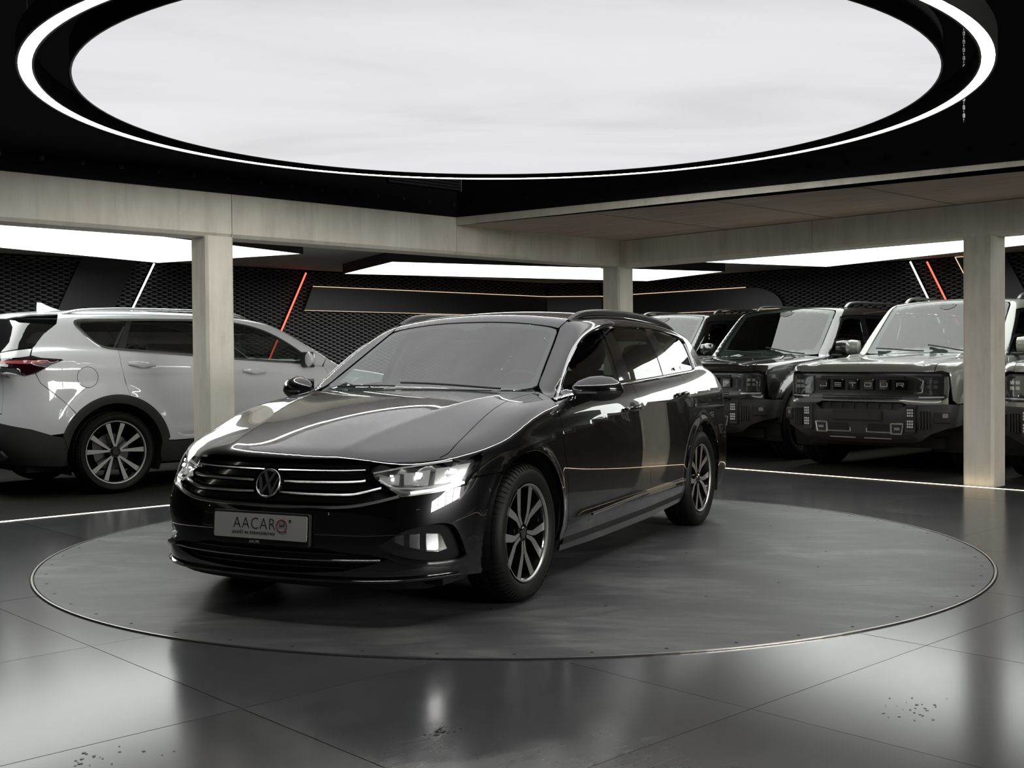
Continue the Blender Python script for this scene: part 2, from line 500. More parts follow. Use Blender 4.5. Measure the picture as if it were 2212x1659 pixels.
# ---- pillars
def pillar(s0, s1, t0, t1, label):
    mb = MB(); c = .022; w, d = s1 - s0, t1 - t0
    poly = [(c, 0), (w - c, 0), (w, c), (w, d - c), (w - c, d), (c, d), (0, d - c), (0, c)]
    mb.prism(poly, -.002, 2.235)
    o = room(mb, 'concrete_pillar', M_CONC, o=(s0, t0, 0)); return tag(o, label, 'pillar')
pillar(4.832, 5.095, 8.885, 9.16, 'square concrete pillar standing in front of the white crossover')
pillar(10.075, 10.34, 8.90, 9.165, 'concrete pillar at the inner corner behind the dark estate car')
pillar(10.085, 10.345, 4.535, 4.815, 'concrete pillar beside the grey off-roader with glowing base')
# ---- beams
def chamfer_beam(length, h, d):
    mb = MB(); c = .03
    mb.prism([(0, c), (c, 0), (d - c, 0), (d, c), (d, h), (0, h)], 0, length, axis=0)
    return mb
bl = MB(); c_ = .03
for s0_, s1_ in ((-9, 5.072), (5.078, 7.602)):
    bl = MB(); bl.prism([(0, c_), (c_, 0), (.30, 0), (.30, LOW - 2.23), (.30, .37), (0, .37)], 0, s1_ - s0_, axis=0)
    struct(room(bl, 'beam_left', M_CONC, o=(s0_, TF, 2.23)), 'long concrete beam over the white crossover')
bl2 = MB(); bl2.prism([(0, c_), (c_, 0), (.30, 0), (.30, LOW - 2.23), (0, LOW - 2.23)], 0, SF - 7.606 , axis=0)
struct(room(bl2, 'beam_corner', M_CONC, o=(7.606, TF, 2.23)), 'short concrete beam running into the corner pillar')
br = MB(); br.prism([(0, c_), (c_, 0), (.30, 0), (.30, LOW - 2.23), (0, LOW - 2.23)], 0, 1.0, axis=1)
# right beam runs along t: two pours with a joint at t = 6.33
for k, (t0, t1) in enumerate(((6.335, TF + .3), (-9, 6.33))):
    mb = MB(); mb.prism([(0, c_), (c_, 0), (.30, 0), (.30, LOW - 2.23), (0, LOW - 2.23)], 0, t1 - t0, axis=1)
    struct(room(mb, 'beam_right', M_CONC, o=(SF, t0, 2.225)), 'concrete beam over the boxy off-roaders')
# ---- overhanging slab on the right (oblique edge) and low ceilings
SE0, SE1 = (7.606, TF), (8.62, 3.62)
k_ = (SE1[0] - SE0[0]) / (SE1[1] - SE0[1]); SE2 = (SE0[0] + k_ * (-9 - SE0[1]), -9)
sl = MB(); sl.prism([SE0, SE2, (SF + .15, -9), (SF + .15, TF)], LOW, 2.597)
struct(room(sl, 'ceiling_slab', M_SOFFIT), 'overhanging concrete slab with board marked underside')
# its bare front edge
el = math.hypot(SE2[0] - SE0[0], SE2[1] - SE0[1]); ea = math.atan2(SE2[1] - SE0[1], SE2[0] - SE0[0])
ed = MB(); ed.box((0, -.012, LOW), (el, 0.012, 2.599))
struct(ed.build('trim_1', M_CONC, None, loc=RW(*SE0), rot=(0, 0, YAW + ea)), 'bare concrete edge of the slab')
for t_ in (7.35, 6.1, 4.85, 3.6):
    gj = MB(); gj.box((8.0, t_ - .006, LOW - .0015), (SF, t_ + .006, LOW + .01))
    gj.v = [(max(v[0], SE0[0] + k_ * (v[1] - SE0[1]) + .02), v[1], v[2]) for v in gj.v]
    struct(room(gj, 'trim_2', mat('form_joint', (.16, .12, .09), .9)), 'shutter joint line on the slab underside')
lc = MB()
lc.prism([(-9, TF + .3), (SF + .3, TF + .3), (SF + .3, -9), (S_WALL + .3, -9), (S_WALL + .3, T_WALL + .3), (-9, T_WALL + .3)], LOW, LOW + .1)
M_LOWC = concrete('ceiling_concrete', .30, 1.0, .6, False)
struct(room(lc, 'ceiling_low', M_LOWC), 'low concrete ceiling over the parked cars')
# ---- black fascia above beams, high ceiling
fl_ = MB(); fl_.box((-9, TF - .005, 2.6), (7.606, TF + .2, HIGH)); fl_.box((-9, TF - .03, 2.6), (7.59, TF - .005, 2.80))
f1 = struct(room(fl_, 'wall_fascia_left', M_BLACKWALL), 'black fascia above the left beam')
fr_ = MB(); fr_.box((0, 0, 2.599), (el, .2, HIGH)); fr_.box((0.02, -.025, 2.599), (el, 0, 2.80))
f2 = struct(fr_.build('wall_fascia_right', M_BLACKWALL, None, loc=RW(*SE0), rot=(0, 0, YAW + ea)), 'black fascia above the slab edge')
bolt = MB(); bolt.lathe([(.0001, -.012), (.011, -.012), (.011, -.004), (.019, -.004), (.019, 0)], 12, 'y')
bme = bolt.mesh('bolt'); bme.materials.append(M_DARKMETAL)
for k in range(-8, 14):
    o = bpy.data.objects.new('bolt', bme); link(o, f1); o.location = (3.454 + .315 * k, TF - .03, 2.722)
for k in range(0, 26):
    o = bpy.data.objects.new('bolt', bme); link(o, f2); o.location = (.25 + .315 * k, -.025, 2.722)
hc = MB(); hc.box((-9.3, -9.3, HIGH), (SF + .3, TF + .3, HIGH + .1))
struct(room(hc, 'ceiling', M_BLACKWALL))
# vent grille on the fascia
vt = empty('vent_grille', RW(6.72, TF - .03, 2.86), YAW, 'black louvred vent grille on the fascia below the ring lamp', 'vent')
MB().box((0, -.012, 0), (.91, -.004, .26)).build('backing', M_BLACKWALL, vt)
for k in range(9):
    mb = MB(); mb.add([(0, -.03, .012 + .028 * k), (.9, -.03, .012 + .028 * k), (.9, -.012, .026 + .028 * k), (0, -.012, .026 + .028 * k), (0, -.03, .008 + .028 * k), (.9, -.03, .008 + .028 * k)],
                      [(0, 1, 2, 3), (4, 5, 1, 0)])
    mb.build('slat', mat('vent_slat', (.12, .12, .12), .35, .6), vt)
MB().box((.895, -.036, -.01), (.912, -.004, .27)).build('frame_side', mat('vent_frame', (.5, .5, .48), .4, .5), vt)

# ---- outer walls
M_GREYWALL = mat('dark_plaster', (.10, .10, .10), .8)
wl = MB(); wl.box((-9.3, T_WALL, 0), (14.56, T_WALL + .2, LOW)); wall_l = struct(room(wl, 'wall_left', M_BLACKWALL))
wr = MB(); wr.box((S_WALL, -9.3, 0), (S_WALL + .2, 13.86, LOW)); wall_r = struct(room(wr, 'wall_right', M_BLACKWALL))
wc = MB(); wc.prism([(14.56, T_WALL), (S_WALL, 13.86), (S_WALL + .2, 14.0), (14.7, T_WALL + .2)], 0, LOW); wall_b = struct(room(wc, 'wall_back', M_BLACKWALL))
# ---- scales on the walls
def leaf():
    P = []
    for v, out in ((0, .003), (.55, .020), (1, .034), (.90, .002)):
        row = []
        for u in (-1, -.55, 0, .55, 1):
            o_ = out * (1 - .45 * u * u) if v > 0 else .003
            row.append((u * .050, -o_, -v * .027 * (1 - .6 * u * u)))
        P.append(row)
    return MB().grid(P)
LEAF = leaf(); leaf_me = LEAF.mesh('scale'); leaf_me.materials.append(M_SCALE)
PX_, PZ_ = .147, .0285
def scales(wall, length, fn, mark, z0=.9, cut=lambda u, z: False):
    """fn(u) -> (x,y,rz) local of wall; mark(u,z) -> True for the pieces kept as single objects"""
    big = MB(); cnt = 0
    for j in range(int((LOW - z0) / PZ_)):
        z = z0 + j * PZ_ + .03
        for i in range(int(length / PX_)):
            u = (i + .5 + (.5 if j % 2 else 0)) * PX_
            if u > length - .03 or cut(u, z): continue
            x, y, rz = fn(u)
            if mark(u, z):
                o = bpy.data.objects.new('scale', leaf_me); link(o, wall); o.location = (x, y, z); o.rotation_euler = (0, 0, rz); cnt += 1
            else:
                c, s_ = math.cos(rz), math.sin(rz)
                big.add([(x + v[0] * c - v[1] * s_, y + v[0] * s_ + v[1] * c, z + v[2]) for v in LEAF.v], LEAF.f)
    o = obj('scale_field', big.mesh('scale_field', recalc=False), M_SCALE, wall); o['kind'] = 'stuff'
    return cnt
c1 = scales(wall_l, 12.56, lambda u: (2.0 + u, T_WALL, 0), lambda u, z: 9.9 < 2 + u < 11.2 and 1.22 < z < 1.89)
c2 = scales(wall_r, 16.5, lambda u: (S_WALL, 13.86 - u, R(-90)), lambda u, z: False)
c3 = scales(wall_b, 1.0, lambda u: (14.56 + u * .697, T_WALL - u * .717, R(-45.8)), lambda u, z: False)
# ---- smooth boards with glowing edges in front of the scales
def plank_wall(poly, off, th, name, label, led=None, frame='l', cat='wall panel'):
    """poly in (u,z); frame l: on left wall u=s ; r: on right wall u=t ; list: origin and angle"""
    mb = MB()
    if frame == 'l':
        o = (0, T_WALL - off, 0); rz = 0; P = poly
    elif frame == 'r':
        o = (S_WALL - off, 0, 0); rz = R(-90); P = [(-u, z) for u, z in poly]
    else:
        o, rz = frame; P = poly
    mb.prism(P, -th, 0, axis=1)
    e = empty(name, RW(*o), YAW + rz, label, cat)
    mb.build('board', M_BOARD, e)
    for (a, b, w) in (led or ()):
        (x0, z0), (x1, z1) = (a, b) if frame != 'r' else ((-a[0], a[1]), (-b[0], b[1]))
        L = math.hypot(x1 - x0, z1 - z0); an = math.atan2(z1 - z0, x1 - x0)
        q = MB(); q.box((0, -th - .012, -w / 2), (L, -th + .002, w / 2))
        q.build('light_edge', M_LEDE, e, loc=(x0, 0, z0), rot=(0, -an, 0))
    return e
plank_wall([(9.45, 1.925), (14.50, 1.925), (14.50, 2.272), (9.60, 2.272)], .06, .03, 'wall_board', 'long black wall board with glowing edges above the scale wall',
           [((9.60, 2.277), (14.50, 2.277), .007), ((9.45, 1.92), (14.50, 1.92), .005)])
_c = (14.50, T_WALL - .06, 0); _c2 = (S_WALL - .06, 13.82, 0)
_L = math.hypot(_c2[0] - _c[0], _c2[1] - _c[1]); _A = math.atan2(_c2[1] - _c[1], _c2[0] - _c[0])
plank_wall([(0, 1.925), (_L, 1.925), (_L, 2.272), (0, 2.272)], 0, .03, 'wall_board', 'short black corner board with glowing edge behind the corner pillar', [((0, 2.277), (_L, 2.277), .008)], (_c, _A))
arc = [(10.69 - .62 * math.sin(a), 1.93 + .335 * math.cos(a)) for a in np.linspace(0, math.pi / 2, 12)]
plank_wall([(13.80, 1.925), (13.80, 2.268)] + [(u, z) for u, z in arc], .06, .03, 'wall_board', 'black wall board with rounded end above the parked off-roaders',
           [((10.75, 2.273), (13.80, 2.273), .008), ((10.1, 1.92), (13.80, 1.92), .006)], 'r')
sl_ = .47
plank_wall([(6.13 - sl_ * 2.1, .4), (6.85 - sl_ * 2.1, .4), (6.86, 2.515), (6.14, 2.515)], .05, .03, 'slanted_board', 'slanted smooth black board behind the white crossover', None)
plank_wall([(7.34, 2.505), (6.67, 2.505), (6.67 - .52 * 2.0, .5), (7.34 - .52 * 2.0, .5)], .05, .03, 'slanted_board', 'slanted black board outlined by a thin light behind the right pillar',
           [((7.34, 2.505), (6.67, 2.505), .007), ((7.34, 2.505), (7.34 - .52 * 2, .5), .007)], 'r')
def slant_light(wall, u0, z0, u1, z1, m, label):
    o = (0, T_WALL - .075, 0) if wall == 'l' else (S_WALL - .075, 0, 0)
    x0, x1 = (u0, u1) if wall == 'l' else (-u0, -u1)
    L = math.hypot(x1 - x0, z1 - z0); an = math.atan2(z1 - z0, x1 - x0)
    e = empty('slanted_wall_light', RW(*o), YAW + (0 if wall == 'l' else R(-90)), label, 'wall light')
    MB().box((0, -.010, -.009), (L, .008, .009)).build('tube', m, e, loc=(x0, 0, z0), rot=(0, -an, 0))
    MB().box((-.02, .008, -.012), (L + .03, .05, .012)).build('channel', M_HOUSING, e, loc=(x0, 0, z0), rot=(0, -an, 0))
M_RED = emit_mat('led_red', (1.0, .10, .06), 2.6)
M_WHT = emit_mat('led_cool', (1.0, .97, .93), 3.0)
slant_light('l', 7.12, 2.488, 6.10, .5, M_WHT, 'slanted white light tube on the wall behind the white crossover')
slant_light('l', 9.495, 2.472, 8.50, .5, M_RED, 'slanted red light tube on the scale wall beside the white crossover')
slant_light('r', 7.996, 2.489, 7.0, .5, M_WHT, 'slanted white light tube on the wall above the grey off-roader')
slant_light('r', 7.749, 2.472, 6.75, .5, M_RED, 'slanted red light tube on the wall above the grey off-roader')

# ---- big luminous disc and ring
ZL = 2.731
dl = empty('disc_lamp', (-.016, 7.184, ZL), 0., 'huge round luminous ceiling panel above the turntable', 'ceiling lamp')
RD = 2.522; dl.rotation_euler.x = -.008
M_DISC = emit_mat('stretch_ceiling_glow', (.985, .98, 1.0), L_DISC, True)
dd = MB(); dd.add([(0, 0, 0)] + [((RD - .008) * math.cos(-2 * math.pi * k / 128), (RD - .008) * math.sin(-2 * math.pi * k / 128), 0.002) for k in range(128)], [(0, 1 + k, 1 + (k + 1) % 128) for k in range(128)])
dd.build('glowing_membrane', M_DISC, dl)
drum = MB(); drum.lathe([(RD - .01, 0), (RD, 0), (RD, .155), (0.001, .155), (.001, .14), (RD - .02, .14)], 128, 'z', closed=True)
drum.build('drum', M_HOUSING, dl, smooth=True)
rl = empty('ring_lamp', (-.014, 7.172, ZL - .003), 0., 'black ring lamp with bright white underside around the disc lamp', 'ceiling lamp')
RO, RI = 2.786, 2.696; rl.rotation_euler.x = -.008
hs = MB(); hs.lathe([(RO, 0), (RO, .125), (RI, .125), (RI, 0), (RI + .012, 0), (RI + .012, .01), (RO - .012, .01), (RO - .012, 0)], 160, 'z', closed=True)
hs.build('housing', M_HOUSING, rl, smooth=True)
M_RING = emit_mat('ring_glow', (1.0, .985, .92), L_RING)
rg = MB(); n_ = 160
rg.add([(r_ * math.cos(-2 * math.pi * k / n_), r_ * math.sin(-2 * math.pi * k / n_), .004) for k in range(n_) for r_ in (RI + .012, RO - .012)],
       [(2 * k, 2 * ((k + 1) % n_), 2 * ((k + 1) % n_) + 1, 2 * k + 1) for k in range(n_)])
rg.build('diffuser', M_RING, rl)
for k in range(8):
    a = 2 * math.pi * (k + .37) / 8
    MB().tube([(2.74 * math.cos(a), 2.74 * math.sin(a), .125), (2.74 * math.cos(a), 2.74 * math.sin(a), HIGH - ZL)], .004, 6).build('hanger_wire', M_DARKMETAL, rl)
    MB().tube([(2.3 * math.cos(a), 2.3 * math.sin(a), .155), (2.3 * math.cos(a), 2.3 * math.sin(a), HIGH - ZL)], .004, 6).build('hanger_wire', M_DARKMETAL, dl)
# hoist chain hanging at the right fascia
ch = MB(); p0 = RW(8.30, 3.95, 0)
for k in range(44):
    z = 2.9 + k * .03
    ch.tube([(.006 * math.cos(a) if k % 2 else 0, 0 if k % 2 else .006 * math.cos(a), z + .018 * math.sin(a)) for a in np.linspace(0, 2 * math.pi, 9)[:-1]], .0032, 5, closed=True)
tag(ch.build('hoist_chain', mat('chain_zinc', (.7, .7, .7), .3, 1.0), None, loc=p0), 'thin zinc chain hanging beside the ring lamp', 'chain')

# ---- rectangular panel lamps under the low ceiling
M_PANEL = emit_mat('panel_glow', (.97, 1.0, .965), L_PANEL, True)
def panel_lamp(cs, ct, ang, L, W, label, m=M_PANEL):
    e = empty('panel_lamp', RW(cs, ct, LOW - .004), YAW + ang, label, 'ceiling lamp')
    h = .135; a, b = L / 2, W / 2; i = .012
    MB().add([(-a, -b, -h), (a, -b, -h), (a, b, -h), (-a, b, -h), (-a, -b, 0), (a, -b, 0), (a, b, 0), (-a, b, 0),
              (-a + i, -b + i, -h), (a - i, -b + i, -h), (a - i, b - i, -h), (-a + i, b - i, -h), (-a + i, -b + i, -h + .02), (a - i, -b + i, -h + .02), (a - i, b - i, -h + .02), (-a + i, b - i, -h + .02)],
             [(0, 1, 5, 4), (1, 2, 6, 5), (2, 3, 7, 6), (3, 0, 4, 7), (4, 5, 6, 7), (0, 8, 9, 1), (1, 9, 10, 2), (2, 10, 11, 3), (3, 11, 8, 0),
              (8, 12, 13, 9), (9, 13, 14, 10), (10, 14, 15, 11), (11, 15, 12, 8), (12, 13, 14, 15)]).build('housing', M_HOUSING, e)
    MB().add([(-a + i, -b + i, -h + .004), (-a + i, b - i, -h + .004), (a - i, b - i, -h + .004), (a - i, -b + i, -h + .004)], [(0, 1, 2, 3)]).build('diffuser', m, e)
    return e
def rect_from(p, q, r):  # corner q, along q->p length, q->r width
    pass
a19 = math.atan2(11.17 - 10.636, 7.282 - 5.743)
ux, uy = math.cos(a19), math.sin(a19); vx, vy = -uy, ux
panel_lamp(7.282 - ux * 2.45 + vx * 1.1, 11.17 - uy * 2.45 + vy * 1.1, a19, 4.9, 2.2, 'white rectangular panel lamp above the white crossover')
aM = math.atan2(9.832 - 11.391, 13.385 - 8.708)
panel_lamp((9.374 + 13.385) / 2 - .02, (13.352 + 9.832) / 2, aM, 4.93, 2.08, 'white rectangular panel lamp behind the corner pillar')
aR = math.atan2(8.493 - 9.076, 13.823 - 11.849)
ux, uy = math.cos(aR), math.sin(aR); vx, vy = uy, -ux
panel_lamp(11.849 + ux * 1.03 + vx * 2.45, 9.076 + uy * 1.03 + vy * 2.45, aR + R(-90), 4.9, 2.06, 'white rectangular panel lamp above the off-roaders')

# ---- the side of the hall behind the camera: glazed front
M_DAY = emit_mat('opal_daylight_pane', (1.0, .98, .94), L_DAY)
def glazed_wall(name, o, rz, L, H, bays, Z0=2.5):
    e = struct(empty(name, RW(*o), YAW + rz)); e['label'] = 'band of high windows behind the viewer'
    mb = MB(); mb.box((0, -.1, 0), (L, .1, Z0)); mb.box((0, -.1, H - .2), (L, .1, H)); mb.build('frame_rail', M_GREYWALL, e)
    for k in range(bays + 1):
        x = L * k / bays; MB().box((x - .06, -.1, Z0), (x + .06, .1, H - .2)).build('mullion', M_GREYWALL, e)
    for k in range(bays):
        MB().box((L * k / bays + .06, -.008, Z0), (L * (k + 1) / bays - .06, .008, H - .2)).build('pane', M_DAY, e)
    return e
glazed_wall('window_1', (3.4, -9.2, 0), 0, 6.9, HIGH, 4, 2.6)
g3 = MB(); g3.box((-9.3, -9.3, 0), (3.4, -9.1, HIGH)); struct(room(g3, 'wall_front', M_GREYWALL))
gw = MB(); gw.box((-9.3, -9.2, 0), (-9.2, T_WALL, HIGH)); struct(room(gw, 'wall_rear', M_GREYWALL))
g2 = MB(); g2.box((SF + .3, -9.3, 0), (S_WALL + .3, -9.2, LOW)); struct(room(g2, 'wall_end', M_GREYWALL))

# ================================================================ CAR BODY LIBRARY: bodies are smooth implicit solids, panels are cut from their skin
class Spl:
    """natural cubic spline with linear ends"""
    def __init__(s, pts):
        pts = sorted(pts); s.x = np.array([p[0] for p in pts], float); s.y = np.array([p[1] for p in pts], float)
        n = len(s.x); h = np.diff(s.x); A = np.eye(n); b = np.zeros(n)
        for i in range(1, n - 1):
            A[i, i - 1] = h[i - 1]; A[i, i] = 2 * (h[i - 1] + h[i]); A[i, i + 1] = h[i]
            b[i] = 6 * ((s.y[i + 1] - s.y[i]) / h[i] - (s.y[i] - s.y[i - 1]) / h[i - 1])
        s.m = np.linalg.solve(A, b); s.h = h
        s.d0 = (s.y[1] - s.y[0]) / h[0] - h[0] * s.m[1] / 6
        s.d1 = (s.y[-1] - s.y[-2]) / h[-1] + h[-1] * s.m[-2] / 6
    def __call__(s, q):
        q = np.asarray(q, float); c = np.clip(q, s.x[0], s.x[-1])
        i = np.clip(np.searchsorted(s.x, c) - 1, 0, len(s.h) - 1)
        a = s.x[i + 1] - c; b = c - s.x[i]; h = s.h[i]
        r = (s.m[i] * a ** 3 + s.m[i + 1] * b ** 3) / (6 * h) + (s.y[i] / h - s.m[i] * h / 6) * a + (s.y[i + 1] / h - s.m[i + 1] * h / 6) * b
        return r + np.where(q < s.x[0], (q - s.x[0]) * s.d0, 0) + np.where(q > s.x[-1], (q - s.x[-1]) * s.d1, 0)
def smax(a, b, k):
    h = np.maximum(k - np.abs(a - b), 0) / k
    return np.maximum(a, b) + h ** 3 * k / 6
def smin(a, b, k): return -smax(-a, -b, k)
def sstep(a, b, x):
    t = np.clip((x - a) / (b - a), 0, 1); return t * t * t * (t * (t * 6 - 15) + 10)

class Body:
    """f(x,y,z)<0 inside; x forward, y left, z up; symmetric in y"""
    def __init__(s, f): s.f = f
    def normal(s, P, e=.0015):
        x, y, z = P[:, 0], P[:, 1], P[:, 2]
        g = np.stack([s.f(x + e, y, z) - s.f(x - e, y, z), s.f(x, y + e, z) - s.f(x, y - e, z), s.f(x, y, z + e) - s.f(x, y, z - e)], 1)
        return g / np.maximum(np.linalg.norm(g, axis=1, keepdims=True), 1e-9)
    def cast(s, O, D, L=1.4, steps=56):
        """O outside points, D unit directions inward -> first surface point"""
        O = np.atleast_2d(O).astype(float); D = np.broadcast_to(np.atleast_2d(D).astype(float), O.shape)
        ts = np.linspace(0, L, steps)
        P = O[:, None, :] + D[:, None, :] * ts[None, :, None]
        v = s.f(P[..., 0], P[..., 1], P[..., 2])
        inn = v < 0
        hit = inn.argmax(1); ok = inn.any(1)
        miss = np.argmin(np.abs(v), 1)
        hit = np.where(ok, np.maximum(hit, 1), np.maximum(miss, 1))
        lo = ts[hit - 1].copy(); hi = ts[hit].copy()
        for _ in range(26):
            m = (lo + hi) / 2; Q = O + D * m[:, None]
            c = s.f(Q[:, 0], Q[:, 1], Q[:, 2]) < 0
            hi = np.where(c, m, hi); lo = np.where(c, lo, m)
        return O + D * ((lo + hi) / 2)[:, None]
    # --- maps from 2D sheets to the skin
    def side(s, x, z):
        x = np.atleast_1d(np.asarray(x, float)); z = np.atleast_1d(np.asarray(z, float)); x, z = np.broadcast_arrays(x, z)
        return s.cast(np.stack([x, np.full(x.shape, 1.25), z], 1), (0, -1, 0))
    def top(s, x, y):
        x = np.atleast_1d(np.asarray(x, float)); y = np.atleast_1d(np.asarray(y, float)); x, y = np.broadcast_arrays(x, y)
        return s.cast(np.stack([x, y, np.full(x.shape, 2.2)], 1), (0, 0, -1), 2.0, 90)
    def front(s, y, z, x0=3.0, sgn=-1):
        y = np.atleast_1d(np.asarray(y, float)); z = np.atleast_1d(np.asarray(z, float)); y, z = np.broadcast_arrays(y, z)
        return s.cast(np.stack([np.full(y.shape, x0), y, z], 1), (sgn, 0, 0), 2.6, 90)
    def rear(s, y, z, x0=-3.2): return s.front(y, z, x0, 1)

class Sheet:
    """a 2D chart of the skin: to2 maps 3D points to chart metres, cast maps chart points to the skin"""
    def __init__(s, body, kind, a=(0, 0), r=1.0):
        s.b = body; s.k = kind; s.a = a; s.r = r
    def to2(s, P):
        P = np.atleast_2d(np.asarray(P, float))
        if s.k == 'side': return P[:, [0, 2]]
        if s.k == 'top': return P[:, [0, 1]]
        if s.k in ('front', 'rear'): return P[:, [1, 2]]
        if s.k == 'cyl':   # about an axis along x at (y0,z0)
            return np.stack([P[:, 0], s.r * np.arctan2(P[:, 1] - s.a[0], P[:, 2] - s.a[1])], 1)
        if s.k == 'vcyl':  # about a vertical axis at (x0,y0)
            return np.stack([s.r * np.arctan2(P[:, 1] - s.a[1], (P[:, 0] - s.a[0]) * (1 if s.a[0] > 0 else -1)), P[:, 2]], 1)
    def cast(s, Q):
        Q = np.atleast_2d(Q); u, v = Q[:, 0], Q[:, 1]
        if s.k == 'side': return s.b.side(u, v)
        if s.k == 'top': return s.b.top(u, v)
        if s.k == 'front': return s.b.front(u, v)
        if s.k == 'rear': return s.b.rear(u, v)
        if s.k == 'cyl':
            th = v / s.r; d = np.stack([0 * u, np.sin(th), np.cos(th)], 1)
            o = np.stack([u, 0 * u + s.a[0], 0 * u + s.a[1]], 1)
            return s.b.cast(o + d * 1.3, -d, 1.3)
        if s.k == 'vcyl':
            sg = 1 if s.a[0] > 0 else -1
            th = u / s.r; d = np.stack([np.cos(th) * sg, np.sin(th), 0 * u], 1)
            o = np.stack([0 * u + s.a[0], 0 * u + s.a[1], v], 1)
            return s.b.cast(o + d * 1.6, -d, 1.6, 72)

def inset2(L, d):
    L = np.asarray(L, float); A = np.roll(L, 1, 0); B = np.roll(L, -1, 0)
    e1 = L - A; e2 = B - L
    n1 = np.stack([-e1[:, 1], e1[:, 0]], 1); n2 = np.stack([-e2[:, 1], e2[:, 0]], 1)
    n1 /= np.maximum(np.linalg.norm(n1, axis=1, keepdims=True), 1e-9); n2 /= np.maximum(np.linalg.norm(n2, axis=1, keepdims=True), 1e-9)
    n = n1 + n2; l2 = np.maximum((n * n).sum(1, keepdims=True), .3); n = n * 2 / l2
    area = .5 * np.sum(L[:, 0] * B[:, 1] - B[:, 0] * L[:, 1])
    return L + n * d * (1 if area > 0 else -1)
def resample(L, step, closed=True):
    L = np.asarray(L, float); out = []
    N = len(L)
    for i in range(N if closed else N - 1):
        a, b = L[i], L[(i + 1) % N]; d = np.linalg.norm(b - a)
        if d < 1e-6: continue
        k = max(1, int(math.ceil(d / step)))
        out += [a + (b - a) * j / k for j in range(k)]
    if not closed: out.append(L[-1])
    return np.array(out)
def panel(name, sheet, loops, m, parent, step=.026, gap=.0018, off=0., flange=.014, mirror=False, warp=None, both=True):
    """cut a panel from the skin. loops: outline first, holes after, as 3D points. Returns the object (and its mirror twin)."""
    L2 = []
    for i, lp in enumerate(loops):
        q = sheet.to2(lp) if np.asarray(lp).shape[1] == 3 else np.asarray(lp, float)
        q = resample(q, step * .8)
        if gap: q = inset2(q, gap if i == 0 else -gap)
        L2.append(q)
    mn = L2[0].min(0); mx = L2[0].max(0)
    gx = np.arange(mn[0] + step * .5, mx[0], step); gy = np.arange(mn[1] + step * .45, mx[1], step * .9)
    G = np.array([(x + (step * .5 if j % 2 else 0), y) for j, y in enumerate(gy) for x in gx])
    if len(G):
        G = G[inside(L2, G)]
        if len(G):
            allb = np.concatenate(L2)
            keep = np.ones(len(G), bool)
            for k in range(0, len(G), 500):
                d = np.min(np.linalg.norm(G[k:k + 500, None, :] - allb[None], axis=2), 1); keep[k:k + 500] = d > step * .5
            G = G[keep]
    V2, F = cdt_fill(L2, G if len(G) else ())
    P = sheet.cast(V2)
    N = sheet.b.normal(P)
    if off: P = P + N * (off if np.isscalar(off) else off(P)[:, None])
    if warp is not None: P = warp(P, N)
    # face direction
    fn = np.cross(P[F[:, 1]] - P[F[:, 0]], P[F[:, 2]] - P[F[:, 0]])
    flip = (fn * N[F].mean(1)).sum(1) < 0
    F = np.where(flip[:, None], F[:, ::-1], F)
    ed = {}
    for f in F:
        for a, b in ((f[0], f[1]), (f[1], f[2]), (f[2], f[0])):
            ed[(a, b)] = ed.get((a, b), 0) + 1
    bnd = [(a, b) for (a, b) in ed if (b, a) not in ed]
    verts = P; norms = N; faces = [tuple(f) for f in F]
    if flange and bnd:
        ids = sorted({i for e in bnd for i in e}); mp = {i: k for k, i in enumerate(ids)}
        n0 = len(verts); top = P[ids]; low = top - N[ids] * flange
        side_n = np.zeros((len(ids), 3))
        for a, b in bnd:
            t = P[b] - P[a]; sn = np.cross(t, N[a]); side_n[mp[a]] += sn; side_n[mp[b]] += sn
        side_n /= np.maximum(np.linalg.norm(side_n, axis=1, keepdims=True), 1e-9)
        verts = np.concatenate([verts, top, low]); norms = np.concatenate([norms, side_n, side_n])
        k = len(ids)
        faces += [(n0 + mp[b], n0 + mp[a], n0 + k + mp[a], n0 + k + mp[b]) for a, b in bnd]
    return finish_mesh(name, verts, norms, faces, m, parent, mirror)
def finish_mesh(name, verts, norms, faces, m, parent, mirror):
    out = []
    for mir in ((False, True) if mirror else (False,)):
        v = verts * np.array([1, -1, 1]) if mir else verts; nn = norms * np.array([1, -1, 1]) if mir else norms
        me = bpy.data.meshes.new(name); me.from_pydata(v.tolist(), [], [f[::-1] for f in faces] if mir else faces)
        me.shade_smooth(); me.normals_split_custom_set_from_vertices(nn.tolist())
        out.append(obj(name, me, m, parent))
    return out if mirror else out[0]
